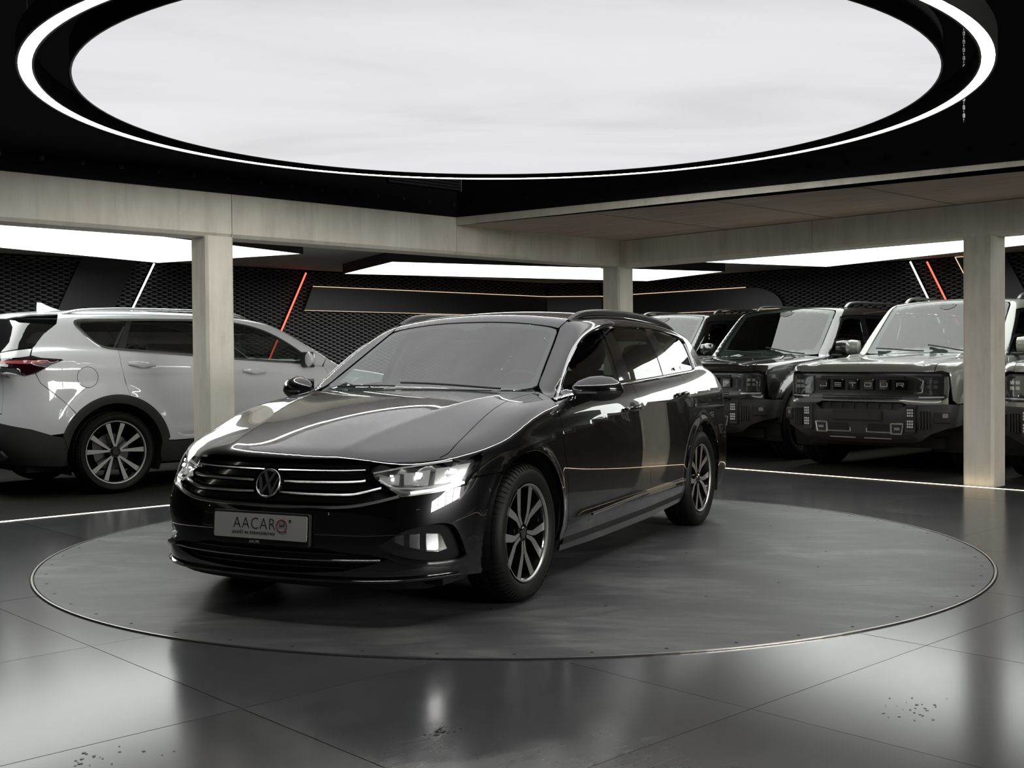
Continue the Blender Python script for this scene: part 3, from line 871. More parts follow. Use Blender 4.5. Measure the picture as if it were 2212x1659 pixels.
def band(name, sheet, path3, w0, w1, m, parent, off=.004, thick=.006, mirror=False, closed=False, step=.02):
    """raised strip following a path on the skin: w0,w1 = chart offsets to either side"""
    q = sheet.to2(path3) if np.asarray(path3).shape[1] == 3 else np.asarray(path3, float)
    q = resample(q, step, closed)
    t = np.gradient(q, axis=0) if not closed else (np.roll(q, -1, 0) - np.roll(q, 1, 0))
    t /= np.maximum(np.linalg.norm(t, axis=1, keepdims=True), 1e-9); n = np.stack([-t[:, 1], t[:, 0]], 1)
    W0 = w0 if not np.isscalar(w0) else np.full(len(q), w0); W1 = w1 if not np.isscalar(w1) else np.full(len(q), w1)
    rows = []
    for s_, k in ((W0, 0), (W0, 1), ((W0 + W1) / 2, 2), (W1, 1), (W1, 0)):
        c = sheet.cast(q + n * np.asarray(s_)[:, None]); nn = sheet.b.normal(c)
        rows.append(c + nn * ({0: -.004, 1: off + thick * .72, 2: off + thick}[k]))
    rows = [rows[0], rows[1], rows[1], rows[2], rows[3], rows[3], rows[4]]
    mb = MB(); G = [[tuple(rows[j][i]) for j in range(5 if False else 7)] for i in range(len(q))]
    G = [[g[0], g[1], g[3], g[4], g[6]] for g in G]
    mb.grid(G, closed_u=closed)
    r = [mb.build(name, m, parent, smooth=True, angle=50)]
    if mirror: r.append(mb.build(name, m, parent, smooth=True, angle=50, mirror=True))
    return r if mirror else r[0]
def both(mb, name, m, parent, **kw):
    return [mb.build(name, m, parent, **kw), mb.build(name, m, parent, mirror=True, **kw)]

# ---------------------------------------------------------------- wheels
M_TYRE = mat('tyre_rubber', (.007, .007, .007), .55, spec=.35)
M_RIMDARK = mat('rim_gloss_black', (.008, .008, .009), .18, .2, coat=.6)
M_RIMCUT = mat('rim_machined', (.78, .78, .77), .36, 1.0)
M_DISCBR = mat('brake_steel', (.25, .25, .26), .35, 1.0)
M_LINER = mat('liner_plastic', (.008, .008, .009), .8)
M_CHROME = mat('chrome', (.82, .83, .84), .06, 1.0)
M_BLKGLOSS = mat('gloss_black', (.006, .006, .007), .06, 0, coat=1.0)
M_BLKPLAS = mat('black_plastic', (.017, .017, .018), .5)
M_BLKGRAIN = mat('black_grained_plastic', (.022, .022, .023), .62)
M_INT = mat('interior_dark', (.02, .02, .021), .7)
M_INTL = mat('interior_light', (.34, .33, .31), .8)
def tread_mesh(r, w, rim_r, nblk=72):
    """tyre with shoulder blocks; axis y, outer face at +w/2"""
    mb = MB(); h = w / 2
    prof = [(rim_r - .008, -h * .72), (rim_r + .012, -h * .86), ((r + rim_r) / 2, -h * 1.0), (r - .028, -h * .95), (r - .008, -h * .82),
            (r, -h * .62), (r + .001, -h * .3), (r - .008, -h * .27), (r - .008, -h * .2), (r + .002, -h * .17), (r + .002, h * .17), (r - .008, h * .2), (r - .008, h * .27),
            (r + .001, h * .3), (r, h * .62), (r - .008, h * .82), (r - .028, h * .95), ((r + rim_r) / 2 + .01, h * 1.0), ((r + rim_r) / 2 - .012, h * 1.005), (rim_r + .014, h * .90), (rim_r + .006, h * .84), (rim_r - .008, h * .72)]
    mb.lathe(prof, 96, 'y')
    # sipes: thin raised shoulder lugs
    for sg in (-1, 1):
        for k in range(nblk):
            a = 2 * math.pi * (k + (.5 if sg < 0 else 0)) / nblk; da = 2 * math.pi / nblk * .33
            P = []
            for rr, yy in ((r + .0035, h * .36), (r + .0035, h * .64), (r - .006, h * .85), (r - .022, h * .955)):
                P.append([(rr * math.cos(a + e), sg * yy, rr * math.sin(a + e)) for e in (-da, da)])
            mb.grid(P)
    return mb.mesh('tyre', True, 40)
def spoke_wheel(name, r, w, rim_r, spokes, parent_loc, parent, tyre_me, rim_me, cut_me, disc_me, cap_me, side=1, steer=0.):
    e = bpy.data.objects.new(name, None); link(e, parent); e.location = parent_loc; e.empty_display_size = .1
    e.rotation_euler = (0, 0, (0 if side > 0 else math.pi) + steer)
    for nm, me in (('tyre', tyre_me), ('rim', rim_me), ('spoke_faces', cut_me), ('brake_disc', disc_me), ('hub_cap', cap_me)):
        if me is None: continue
        link(bpy.data.objects.new(nm, me), e)
    return e
def rim_barrel(rim_r, w):
    mb = MB(); h = w / 2
    mb.lathe([(rim_r - .004, h * .80), (rim_r - .016, h * .72), (rim_r - .03, h * .3), (rim_r - .045, -h * .3), (rim_r - .02, -h * .8), (rim_r + .0, -h * .8)], 72, 'y')
    return mb

# ================================================================ DARK ESTATE CAR
pa_h0 = Spl([(-2.6, 1.06), (-2.2, 1.115), (-1.4, 1.115), (-.6, 1.085), (0, 1.058), (.5, 1.035), (.95, 1.003), (1.2, .974), (1.5, .923), (1.8, .852), (2.0, .793), (2.1, .760), (2.16, .736), (2.22, .700), (2.3, .63)])
pa_wp = Spl([(-2.6, .78), (-2.25, .862), (-1.85, .892), (-1.39, .906), (-.7, .912), (0, .914), (.7, .912), (1.39, .906), (1.7, .893), (2.0, .868), (2.3, .83)])
pa_wz = Spl([(.05, -.13), (.14, -.075), (.2, -.05), (.27, -.026), (.35, -.010), (.45, -.002), (.58, 0), (.7, -.003), (.8, -.008), (.88, -.017), (.95, -.036), (1.0, -.058), (1.06, -.095), (1.15, -.17)])
pa_zc = Spl([(2.0, .70), (1.4, .747), (.95, .783), (.62, .812), (.2, .851), (-.63, .889), (-1.02, .905), (-1.87, .938), (-2.4, .95)])
pa_xf = Spl([(.1, 2.16), (.17, 2.215), (.22, 2.25), (.3, 2.262), (.40, 2.262), (.47, 2.252), (.53, 2.236), (.61, 2.205), (.7, 2.165), (.78, 2.11), (.9, 1.98)])
pa_xr = Spl([(.1, -2.30), (.2, -2.40), (.35, -2.48), (.55, -2.495), (.7, -2.46), (.85, -2.42), (1.0, -2.36), (1.1, -2.30)])
pa_wb = Spl([(-2.3, .70), (-2.0, .748), (-1.4, .808), (-.6, .838), (.1, .834), (.4, .812), (.6, .793), (.8, .772), (.95, .752), (1.3, .70)])
pa_r0 = Spl([(1.0, 1.25), (.7, 1.332), (.4, 1.393), (.1, 1.434), (-.3, 1.462), (-.8, 1.467), (-1.3, 1.447), (-1.8, 1.400), (-2.2, 1.345)])
def pa_W(x, z):
    zc = pa_zc(x); d = z - zc
    rid = .016 * np.exp(-np.sqrt(d * d + .0028 ** 2) / np.where(d > 0, .045, .12)) * sstep(2.0, 1.2, x)
    low = .012 * np.exp(-((z - .315) / .035) ** 2) * sstep(1.05, .7, x) * sstep(-1.1, -.9, x)
    fl = 0
    for xw in (1.393, -1.393):
        r = np.sqrt((x - xw) ** 2 + (z - .335) ** 2)
        fl = fl + .012 * np.exp(-((r - .385) / .035) ** 2) * sstep(.1, .25, z)
    return pa_wp(x) + pa_wz(z) + rid + low + fl
def pa_H(x, y):
    a = np.abs(y)
    crown = (.024 + .024 * sstep(1.1, 1.8, x)) * (a / .6) ** 2
    yc = .30 + (2.15 - np.clip(x, .7, 2.2)) * .26          # bonnet crease
    d = a - yc
    cr = .011 * np.exp(-np.sqrt(d * d + .012 ** 2) / .10) * sstep(.75, 1.1, x) * sstep(2.22, 2.0, x)
    return pa_h0(x) - crown + cr
def pa_lower(x, y, z):
    a = np.abs(y)
    side = a - pa_W(x, z)
    bow = .20 * a ** 2 + .62 * a ** 6
    front = (x - (pa_xf(z) - bow)) * .93
    rear = ((pa_xr(z) + .14 * a ** 2 + .45 * a ** 6) - x) * .93
    top = (z - pa_H(x, y)) * .95
    f = smax(side, front, .22)
    f = smax(f, rear, .24)
    f = smax(f, top, .13 - .085 * sstep(1.85, 2.1, x) * (1 - sstep(.35, .72, a)))
    return smax(f, .12 - z, .03)
def pa_xw(y, z):
    a = smin(np.abs(y), .62 + 0 * y, .14)
    return .962 - (z - .975) * 1.70 - .10 * (z - .975) ** 2 - .22 * a ** 2 - .05 * a ** 4
def pa_glass(x, y, z):
    a = np.abs(y)
    side = (a - (pa_wb(x) - .29 * (z - 1.0) - .46 * (z - 1.0) ** 2)) * .91
    roof = z - (pa_r0(x) - .032 * (a / .5) ** 2)
    ws = (x - pa_xw(y, z)) * .52
    rw = ((-2.24 + (z - 1.02) * .66 + .16 * a ** 2 + .06 * a ** 6) - x) * .83
    f = smax(side, roof, .12)
    f = smax(f, rw, .10)
    f = smax(f, ws, .045)
    return smax(f, .90 - z, .02)
def pa_f(x, y, z): return smin(pa_lower(x, y, z), pa_glass(x, y, z), .03)
PA = Body(pa_f)
def paint(name, base, flake, rough=.26):
    m = mat(name, base, rough, .9, coat=1.0, coat_rough=.012)
    n = NT(m); _set(n.b, 'Coat IOR', 2.0)
    f = n.noise(n.coord((1, 1, 1)), 2600, 1, .5)
    n.link(n.ramp(f, [(.35, tuple(x * .8 for x in base)), (.6, base), (.8, flake)]), n.b.inputs['Base Color'])
    return m
M_PAINT = paint('manganese_black_paint', (.026, .0255, .0275), (.06, .058, .063))
M_GLASS = glass_mat('car_glass', (.72, .82, .78), .10)
M_WS = glass_mat('windshield_glass', (.78, .87, .83), .04, ior=2.8)
M_GLASSD = glass_mat('car_glass_tinted', (.30, .33, .32), .1)
M_LENS = glass_mat('lamp_lens', (.96, .97, .98), .02)
M_FABRIC = mat('seat_fabric', (.018, .018, .02), .85)

def text_mesh(txt, size, name='text', extrude=.0006, align='CENTER', space=1.0, thin=0.):
    cu = bpy.data.curves.new(name, 'FONT'); cu.body = txt; cu.size = size; cu.extrude = extrude; cu.align_x = align; cu.align_y = 'CENTER'; cu.space_character = space; cu.offset = thin
    o = bpy.data.objects.new(name, cu); COL.objects.link(o)
    dg = bpy.context.evaluated_depsgraph_get()
    me = bpy.data.meshes.new_from_object(o.evaluated_get(dg))
    bpy.data.objects.remove(o); bpy.data.curves.remove(cu)
    return me

def seat(parent, name, x, y, tilt=.42, back=.62, w=.25, head=True, fabric=None):
    """front seat: cushion, backrest, head restraint; x = front of cushion, facing +x"""
    fabric = fabric or M_FABRIC
    e = bpy.data.objects.new(name, None); link(e, parent); e.location = (x, y, 0)
    def pad(pts, w0, w1, th):
        G = []
        for (px, pz, nx, nz, ww, tt) in pts:
            row = []
            for a in np.linspace(0, 2 * math.pi, 17)[:-1]:
                ca, sa = math.cos(a), math.sin(a)
                yy = ww * (abs(ca) ** .45) * (1 if ca > 0 else -1); nn = tt * (abs(sa) ** .6) * (1 if sa > 0 else -1) + .035 * abs(ca) ** 3 * (1 if w0 else 0)
                row.append((px + nx * nn, yy, pz + nz * nn))
            G.append(row)
        mb = MB(); mb.grid(G, closed_v=True); n = 16
        mb.add(G[0], [tuple(range(n))]); mb.add(G[-1], [tuple(range(n))[::-1]])
        return mb
    pad([(0.0, .50, .3, .95, w * .82, .04), (-.06, .52, .2, .97, w * .95, .075), (-.25, .49, .1, .99, w, .09), (-.45, .45, .1, .99, w * .98, .09), (-.52, .44, 0, 1, w * .9, .06)], 1, 1, 1).build('seat_cushion', fabric, e, smooth=True, angle=60)
    bx, bz = -.50, .50; dx, dz = -math.sin(tilt) * back, math.cos(tilt) * back; nx, nz = math.cos(tilt), math.sin(tilt)
    pad([(bx + dx * k, bz + dz * k, nx, nz, w * q, t_) for k, q, t_ in ((0, .86, .05), (.1, .98, .085), (.35, 1.0, .085), (.65, .97, .075), (.88, .84, .065), (1, .62, .035))], 1, 1, 1).build('backrest', fabric, e, smooth=True, angle=60)
    if head:
        hx, hz = bx + dx * 1.16, bz + dz * 1.16 + .035
        pad([(hx - .0, hz - .085, nx, nz, .10, .03), (hx - .01, hz - .06, nx, nz, .125, .05), (hx - .03, hz, nx, nz, .135, .055), (hx - .05, hz + .06, nx, nz, .12, .045), (hx - .06, hz + .085, nx, nz, .085, .02)], 0, 1, 1).build('headrest', fabric, e, smooth=True, angle=60)
        for s_ in (-1, 1):
            MB().tube([(bx + dx * .95, s_ * .05, bz + dz * .95), (hx, s_ * .05, hz - .05)], .006, 6).build('headrest_post', M_CHROME, e)
    return e

passat = empty('estate_car', (-0.1115, 7.1703, .0085), R(-116.51), 'dark metallic estate car with lit headlights parked on the turntable', 'car')
def build_passat(car):
    B = PA
    S = lambda pts: B.side([p[0] for p in pts], [p[1] for p in pts])
    T = lambda pts: B.top([p[0] for p in pts], [p[1] for p in pts])
    FR = lambda pts: B.front([p[0] for p in pts], [p[1] for p in pts])
    SIDE = Sheet(B, 'side'); TOP = Sheet(B, 'top'); CYL = Sheet(B, 'cyl', (0., .7), .75); FND = Sheet(B, 'cyl', (.3, .45), .6)
    BUMP = Sheet(B, 'vcyl', (1.15, 0.), 1.0); RBUMP = Sheet(B, 'vcyl', (-1.3, 0.), 1.1)
    mir = lambda pts: np.concatenate([np.asarray(pts), (np.asarray(pts) * np.array([1, -1, 1]))[::-1]])
    cat = lambda *a: np.concatenate([np.asarray(q, float) for q in a])
    # ---- hood
    hood_side = catmull([(.862, .700), (1.0, .691), (1.16, .687), (1.35, .695), (1.549, .712), (1.802, .742), (1.885, .744), (1.93, .726)], .02)
    hood_front = catmull([(1.93, .726), (2.002, .651), (2.06, .568), (2.10, .475), (2.132, .303), (2.15, .15), (2.155, 0)], .02)
    hood_rear = catmull([(1.02, 0), (1.005, .25), (.965, .45), (.915, .6), (.862, .700)], .02)
    half = np.concatenate([hood_rear[:-1], hood_side[:-1], hood_front])
    loop = np.concatenate([half, (half * np.array([1, -1]))[::-1][1:-1]])
    panel('hood', TOP, [loop], M_PAINT, car, step=.024)
    # dark sheet added under the hood to stand in for gap shade
    panel('hood_gap_shade', TOP, [np.array([(.9, -.74), (1.9, -.78), (2.08, -.5), (2.12, 0), (2.08, .5), (1.9, .78), (.9, .74)])], M_LINER, car, step=.08, off=-.022, flange=0)
    # ---- DLO outline on the side
    def S3(pts):  # mixed list: (x,z) cast from the side, (x,y,z) taken as is, then snapped to the skin
        q = np.array([S([p_])[0] if len(p_) == 2 else p_ for p_ in pts]); return CYL.cast(CYL.to2(q))
    dlo = [(.957, .840, .945), (.886, .946), (.80, .955), (.6, .965), (.4, .977), (.028, .998), (-.30, 1.010), (-.663, 1.023), (-1.1, 1.040), (-1.50, 1.056), (-1.60, 1.064), (-1.655, 1.08), (-1.68, 1.12), (-1.695, 1.2), (-1.71, 1.275), (-1.695, 1.305), (-1.63, 1.321),
           (-1.35, 1.347), (-1.049, 1.366), (-.7, 1.374), (-.40, 1.372), (-.215, 1.366), (-.005, 1.345), (.190, .691, 1.309), (.352, .709, 1.258), (.495, .726, 1.188), (.668, .760, 1.075), (.775, .779, .991)]
    DL = CYL.cast(CYL.to2(catmull(S3(dlo), .02, True)))
    # ---- arches
    def arch(xc, r, a0, a1, zc=.335): return [(xc + r * math.cos(a), zc + r * math.sin(a)) for a in np.linspace(R(a0), R(a1), 34)]
    RA = .382
    # ---- side frame with quarter panel (one panel from the A pillar to the tail)
    ws_edge = [(.862, .73), (.80, .682), (.68, .655), (.57, .632), (.42, .602), (.29, .573), (.262, .566)]
    WSE = T(catmull(ws_edge, .02))
    ditch = T(catmull([(.262, .566), (.2, .572), (-.1, .590), (-.6, .600), (-1.1, .595), (-1.6, .575), (-1.93, .548)], .03))
    tail = np.concatenate([T([(-1.97, .552), (-2.0, .60)]), S([(-2.06, 1.20), (-2.10, 1.10), (-2.14, 1.0), (-2.13, .955)]), S([(-2.13, .80), (-2.13, .70), (-2.02, .66), (-1.95, .62), (-1.75, .55)])])
    ra = S(arch(-1.393, RA, 146, 14))
    rdoor = S([(-1.005, .43), (-1.02, .56), (-1.055, .744), (-1.077, .835), (-1.12, .94), (-1.175, 1.038)])
    # belt from rear door line backwards along the dlo
    i0 = int(np.argmin(np.abs(DL[:, 0] + 1.175) + 9 * (DL[:, 2] > 1.2)))
    dl_part = DL[i0 + 1:]
    a_base = np.concatenate([DL[:1], S([(.985, .93)]), T([(.93, .80)])])
    side_loop = np.concatenate([WSE[1:], ditch[1:], tail, ra[1:], S([(-1.777, .355)])[:0], rdoor, dl_part, a_base])
    panel('side_frame', CYL, [side_loop], M_PAINT, car, step=.0145, gap=.001, mirror=True)
    # ---- fenders
    fa = S(arch(1.393, RA, 126, -14)[::-1]) if False else None
    hood_l = T(hood_side) 
    hl_top = T([(1.93, .728), (1.915, .742), (1.84, .80)]); 
    f_loop = np.concatenate([T(catmull([(.93, .80), (.885, .745)], .02)), hood_l, T([(1.847, .801)]), S([(1.738, .735), (1.765, .69), (1.80, .632), (1.72, .636), (1.652, .6395)]),
                             S(arch(1.393, RA, 50, 196)), S([(1.0, .232), (.945, .225), (.918, .29), (.921, .308), (.940, .45), (.954, .586), (.985, .665), (1.01, .732), (1.012, .83), (1.0, .918), (.985, .93)])])
    panel('front_fender', FND, [f_loop], M_PAINT, car, step=.024, mirror=True)
    # ---- doors
    fdoor = [(.921, .308), (.940, .45), (.954, .586), (.985, .665), (1.01, .732), (1.012, .83), (1.0, .918), (.975, .938)]
    belt = [(.945, .9395), (.886, .9435), (.80, .9525), (.6, .962), (.4, .975), (.028, .996), (-.165, 1.003)]
    bline = [(-.165, 1.003), (-.13, .87), (-.12, .736), (-.13, .55), (-.142, .362), (-.145, .300)]
    panel_d = panel('front_door', SIDE, [np.array(fdoor + belt + bline[1:] + [(.4, .288), (.918, .280)])], M_PAINT, car, step=.024, mirror=True)
    belt2 = [(-.165, 1.003), (-.663, 1.021), (-1.175, 1.040)]
    rd = [(-1.175, 1.040), (-1.12, .94), (-1.077, .835), (-1.055, .744)]
    panel_r = panel('rear_door', SIDE, [np.array(bline[::-1] + belt2[1:] + rd[1:] + [(-1.02, .56), (-.993, .42), (-.985, .310), (-.6, .303)])], M_PAINT, car, step=.024, mirror=True)
    for (xh, zh, doors) in ((.035, .868, panel_d), (-.94, .922, panel_r)):
        # handle bar and dark finger bowl
        c = S([(xh, zh)])[0]; n = B.normal(c[None])[0]
        for k, d in enumerate(doors):
            mb = MB(); P = []
            for u in np.linspace(-.105, .105, 13):
                q = S([(xh + u, zh - .022 * u)])[0] if True else c
                lift = .034 * (1 - (abs(u) / .115) ** 4)
                row = []
                for a in np.linspace(0, 2 * math.pi, 9)[:-1]:
                    row.append((q[0], q[1] + lift + .011 * math.cos(a), q[2] + .016 * (1 - .5 * (abs(u) / .12) ** 2) * math.sin(a)))
                P.append(row)
            mb.grid(P, closed_v=True); mb.add(P[0], [tuple(range(8))]); mb.add(P[-1], [tuple(range(8))])
            mb.build('door_handle', M_PAINT, d, smooth=True, angle=60, mirror=(k == 1))
            bw = [(xh - .05 + .055 * math.cos(a), zh - .004 + .036 * math.sin(a)) for a in np.linspace(0, 2 * math.pi, 25)[:-1]]
            o = panel('handle_bowl', SIDE, [np.array(bw)], M_BLKGLOSS, d, step=.02, gap=0, off=.0012, flange=.002)
            if k == 1:
                o.data.transform(Matrix.Diagonal((1, -1, 1, 1))); o.data.flip_normals()
    # dark sheet added behind the doors as shade for the shut lines
    panel('door_gap_shade', SIDE, [np.array([(1.02, .24), (1.05, .93), (.4, .95), (-.3, .985), (-1.2, 1.01), (-1.12, .8), (-1.03, .5), (-1.0, .24)])], M_LINER, car, step=.09, gap=0, off=-.02, flange=0, mirror=True)
    # ---- sills
    sill = [(.945, .225), (.918, .283), (.4, .292), (-.145, .304), (-.6, .307), (-.985, .314), (-1.0, .25), (-.985, .20), (-.4, .165), (.5, .155), (.93, .165)]
    panel('sill', SIDE, [np.array(sill)], M_PAINT, car, step=.026, mirror=True)
    band('sill_highlight', SIDE, np.array([(.62, .3225), (.2, .336), (-.142, .345), (-.6, .349), (-.975, .352)]), -.006, .006, mat('chrome_satin', (.8, .8, .8), .22, 1.0), car, off=.001, thick=.005, mirror=True)  # bright strip stands in for a highlight on the painted door ridge
    band('sill_skirt', SIDE, np.array([(.93, .20), (.3, .205), (-.4, .215), (-.98, .235)]), -.03, .0, M_BLKPLAS, car, off=.002, thick=.004, mirror=True)
    # ---- bumper
    top_c = [(0, .513), (.2, .514), (.36, .518), (.44, .524)]
    b_top = np.concatenate([FR(top_c), FR([(.53, .541), (.612, .5625)]), S([(2.055, .569)]) if False else FR([(.65, .5655), (.69, .571), (.768, .582)]), S([(1.847, .602), (1.808, .628), (1.72, .635), (1.654, .638)])])
    b_arch = S(arch(1.393, RA, 47, -12))
    b_bot = np.concatenate([S([(1.752, .245), (1.76, .19)]), FR([(.80, .20), (.7, .197), (.5, .19), (.25, .186), (0, .184)])])
    halfb = np.concatenate([b_top, b_arch[1:], b_bot])
    intake = [(0, .345), (.2, .345), (.32, .338), (.40, .325), (.52, .318), (.60, .30), (.52, .272), (.40, .243), (.2, .228), (0, .224)]
    IN = FR(intake); intake_loop = np.concatenate([IN, (IN * np.array([1, -1, 1]))[::-1][1:-1]])
    fogh = [(.560, .352), (.60, .377), (.654, .414), (.72, .436), (.773, .444), (.800, .432), (.815, .395), (.826, .325), (.826, .288), (.812, .272), (.753, .272), (.69, .285), (.62, .312), (.575, .335)]
    FG = FR(catmull(fogh, .015, True))
    bl = np.concatenate([halfb, (halfb * np.array([1, -1, 1]))[::-1][1:-1]])
    panel('front_bumper', BUMP, [bl, intake_loop, FG, (FG * np.array([1, -1, 1]))[::-1]], M_PAINT, car, step=.024, gap=.0012, flange=.03)
    panel('lower_intake', BUMP, [intake_loop], mat('intake_mesh', (.006, .006, .006), .5), car, step=.05, gap=-.01, off=-.03, flange=0)
    for zz, (y0, m_, r_) in {.2875: (.57, M_CHROME, .0045), .255: (.44, M_BLKGLOSS, .006), .315: (.42, M_BLKGLOSS, .006)}.items():
        ys = np.linspace(-y0, y0, 41); q = B.front(ys, zz + .006 * (np.abs(ys) / .57) ** 2 * (1 if r_ < .005 else 0))
        MB().tube(q + np.array([.0 if r_ < .005 else -.02, 0, 0]), r_, 8).build('intake_bar', m_, car, smooth=True, angle=60)
    # fog recess, trim and lamp
    fogpanel = panel('fog_bezel', BUMP, [FG], M_LINER, car, step=.03, gap=-.006, off=-.038, flange=0, mirror=True)
    band('fog_trim', BUMP, FR(catmull([(.590, .318), (.63, .300), (.70, .279), (.76, .268), (.815, .268), (.83, .285)], .02)), -.010, .016, M_BLKGLOSS, car, off=.003, thick=.008, mirror=True)
    fl = FR([(.585, .388), (.651, .403), (.73, .405), (.774, .399), (.790, .328), (.765, .318), (.72, .326), (.66, .345), (.61, .368)])
    fogs = panel('fog_lamp', BUMP, [fl], mat('fog_reflector', (.8, .8, .8), .25, 1.0), car, step=.016, gap=.004, off=lambda P: -.036 + .006 * np.sin(P[:, 1] * 110), flange=.01, mirror=True)
    for k, fo in enumerate(fogs):
        o = panel('lens', BUMP, [fl], M_LENS, fo, step=.03, gap=0, off=-.014, flange=.01)
        if k: o.data.transform(Matrix.Diagonal((1, -1, 1, 1))); o.data.flip_normals()
    # lower lip
    ys = np.linspace(-.80, .80, 61); q = B.front(ys, .203 + .03 * np.clip(np.abs(ys) - .5, 0, 1)); 
    MB().sweep(q, [(-.012, -.012), (.014, -.010), (.018, .0), (.010, .008), (-.012, .008)], mi=0).build('front_lip', M_BLKGLOSS, car, smooth=True, angle=50)
    uq = B.front(np.linspace(-.7, .7, 21), .19)
    MB().grid([[tuple(p + np.array([-.01, 0, 0])), (p[0] - .08, p[1], .15), (p[0] - .5, p[1] * .95, .15)] for p in uq]).build('under_tray', M_LINER, car)
    # parking sensors
    for (y_, z_) in ((.33, .487), (.70, .50)):
        for sg in (-1, 1):
            c = B.front([y_ * sg], [z_])[0]; n = B.normal(c[None])[0]
            Mx = Matrix.Translation(Vector(c)) @ Vector((1, 0, 0)).rotation_difference(Vector(n)).to_matrix().to_4x4()
            mb = MB(); mb.lathe([(.0001, .003), (.009, .003), (.0105, .0015), (.0105, -.004)], 20, 'x'); o = mb.build('parking_sensor', M_PAINT, car, smooth=True, angle=40); o.data.transform(Mx)
    # ---- grille
    gl = FR([(0, .512), (.2, .513), (.36, .517), (.44, .523), (.53, .540), (.615, .562), (.58, .604), (.52, .644), (.478, .672), (.30, .689), (.15, .688), (0, .688)])
    g_loop = np.concatenate([gl, (gl * np.array([1, -1, 1]))[::-1][1:-1]])
    M_SLAT = mat('chrome_satin', (.8, .8, .8), .22, 1.0)
    gr = bpy.data.objects.new('grille', None); link(gr, car)
    panel('grille_backing', BUMP, [g_loop], mat('grille_black', (.004, .004, .0045), .45), gr, step=.05, gap=-.012, off=-.045, flange=0)
    def gslat(pts, w, m_=M_CHROME, name='slat', dep=.012):
        q = B.front([p[0] for p in pts], [p[1] for p in pts]); 
        mb = MB(); mb.sweep(q, [(-dep, -w), (.004, -w), (.008, 0), (.004, w), (-dep, w)]); return mb
    for nm, yz, w in (('a', [(.04, .669), (.2, .670), (.36, .672), (.468, .676)], .0035), ('b', [(.085, .621), (.25, .622), (.40, .625), (.462, .629), (.478, .633)], .0045),
                      ('c', [(.07, .573), (.25, .571), (.42, .573), (.455, .578), (.55, .602)], .0045)):
        yz = catmull(yz, .02); mb = gslat([tuple(p) for p in yz], w)
        for mm in (False, True):
            mb.build('slat', M_SLAT, gr, smooth=True, angle=40, mirror=mm)
    lowp = catmull([(-.625, .566), (-.53, .541), (-.44, .524), (-.36, .518), (-.2, .514), (0, .513), (.2, .514), (.36, .518), (.44, .524), (.53, .541), (.625, .566)], .02)
    gslat([tuple(p) for p in lowp], .006).build('slat', M_SLAT, gr, smooth=True, angle=40)
    for zz in (.545, .597, .646):
        ys = np.linspace(-.5, .5, 31); q = B.front(ys, zz)
        MB().sweep(q + np.array([-.018, 0, 0]), [(-.02, -.012), (0, -.012), (0, .012), (-.02, .012)]).build('black_bar', M_BLKGLOSS, gr, smooth=True, angle=40)
    ys = np.linspace(-.47, .47, 31); q = B.front(ys, .690); MB().sweep(q + np.array([-.004, 0, 0]), [(-.02, -.010), (.004, -.010), (.004, .004), (-.02, .004)]).build('upper_trim', M_BLKGLOSS, gr, smooth=True, angle=40)
    # emblem
    em = bpy.data.objects.new('emblem', None); link(em, car); em.location = (2.212, 0.006, .609); em.rotation_euler = (0, R(-20), 0)
    MB().lathe([(.0001, .004), (.056, .004), (.060, .008), (.064, .009), (.067, .004), (.067, -.03)], 56, 'x').build('emblem_disc', M_BLKGLOSS, em, smooth=True, angle=35)
    M_EMB = mat('emblem_chrome_dark', (.62, .62, .62), .34, 1.0)
    MB().lathe([(.0595, .0085), (.0615, .0105), (.0645, .0105), (.0665, .0075)], 56, 'x').build('emblem_ring', M_EMB, em, smooth=True)
    def stroke(pts, w):
        mb = MB()
        for (a, b) in zip(pts, pts[1:]):
            d = Vector((b[0] - a[0], b[1] - a[1])).normalized(); nn = Vector((-d.y, d.x)) * w
            mb.prism([(a[0] + nn.x, a[1] + nn.y), (a[0] - nn.x, a[1] - nn.y), (b[0] - nn.x, b[1] - nn.y), (b[0] + nn.x, b[1] + nn.y)], .004, .0100, axis=0)
        return mb
    stroke([(-.029, .050), (0, -.003), (.029, .050)], .0045).build('emblem_letter', M_EMB, em)
    stroke([(-.051, .026), (-.026, -.050), (0, .003), (.026, -.050), (.051, .026)], .0045).build('emblem_letter', M_EMB, em)
    # ---- number plate
    pl = bpy.data.objects.new('number_plate', None); link(pl, car); pl.location = (2.266, 0, .4228); pl.rotation_euler = (0, R(-4), 0)
    def rrect(w, h, r, n=6):
        return [(sx * (w - r) + r * math.cos(a), sy * (h - r) + r * math.sin(a)) for sx, sy, a0 in ((1, 1, 0), (-1, 1, 90), (-1, -1, 180), (1, -1, 270)) for a in np.linspace(R(a0), R(a0 + 90), n)]
    MB().prism(rrect(.268, .073, .012), -.014, .006, axis=0).build('plate_frame', M_BLKPLAS, pl, bevel=.003, loc=(0, 0, -.008))
    MB().prism(rrect(.257, .055, .008), .004, .0085, axis=0).build('plate', mat('plate_silver', (.62, .62, .61), .45, 0), pl)
    def put(me, y, z, m_, name='lettering', x=.0088, sx=1.0, par=None):
        me.transform(Matrix(((0, 0, 1, 0), (1, 0, 0, 0), (0, 1, 0, 0), (0, 0, 0, 1))) @ Matrix.Diagonal((sx, 1, 1, 1)))
        return obj(name, me, m_, par or pl, loc=(x, y, z))
    M_INK = mat('plate_ink', (.01, .01, .01), .5); M_RINK = mat('plate_red', (.28, .012, .02), .5); M_WINK = mat('plate_white', (.5, .5, .5), .5)
    put(text_mesh('AACAR', .074, space=1.12, thin=-.0017), -.030, .010, M_INK, sx=.90)
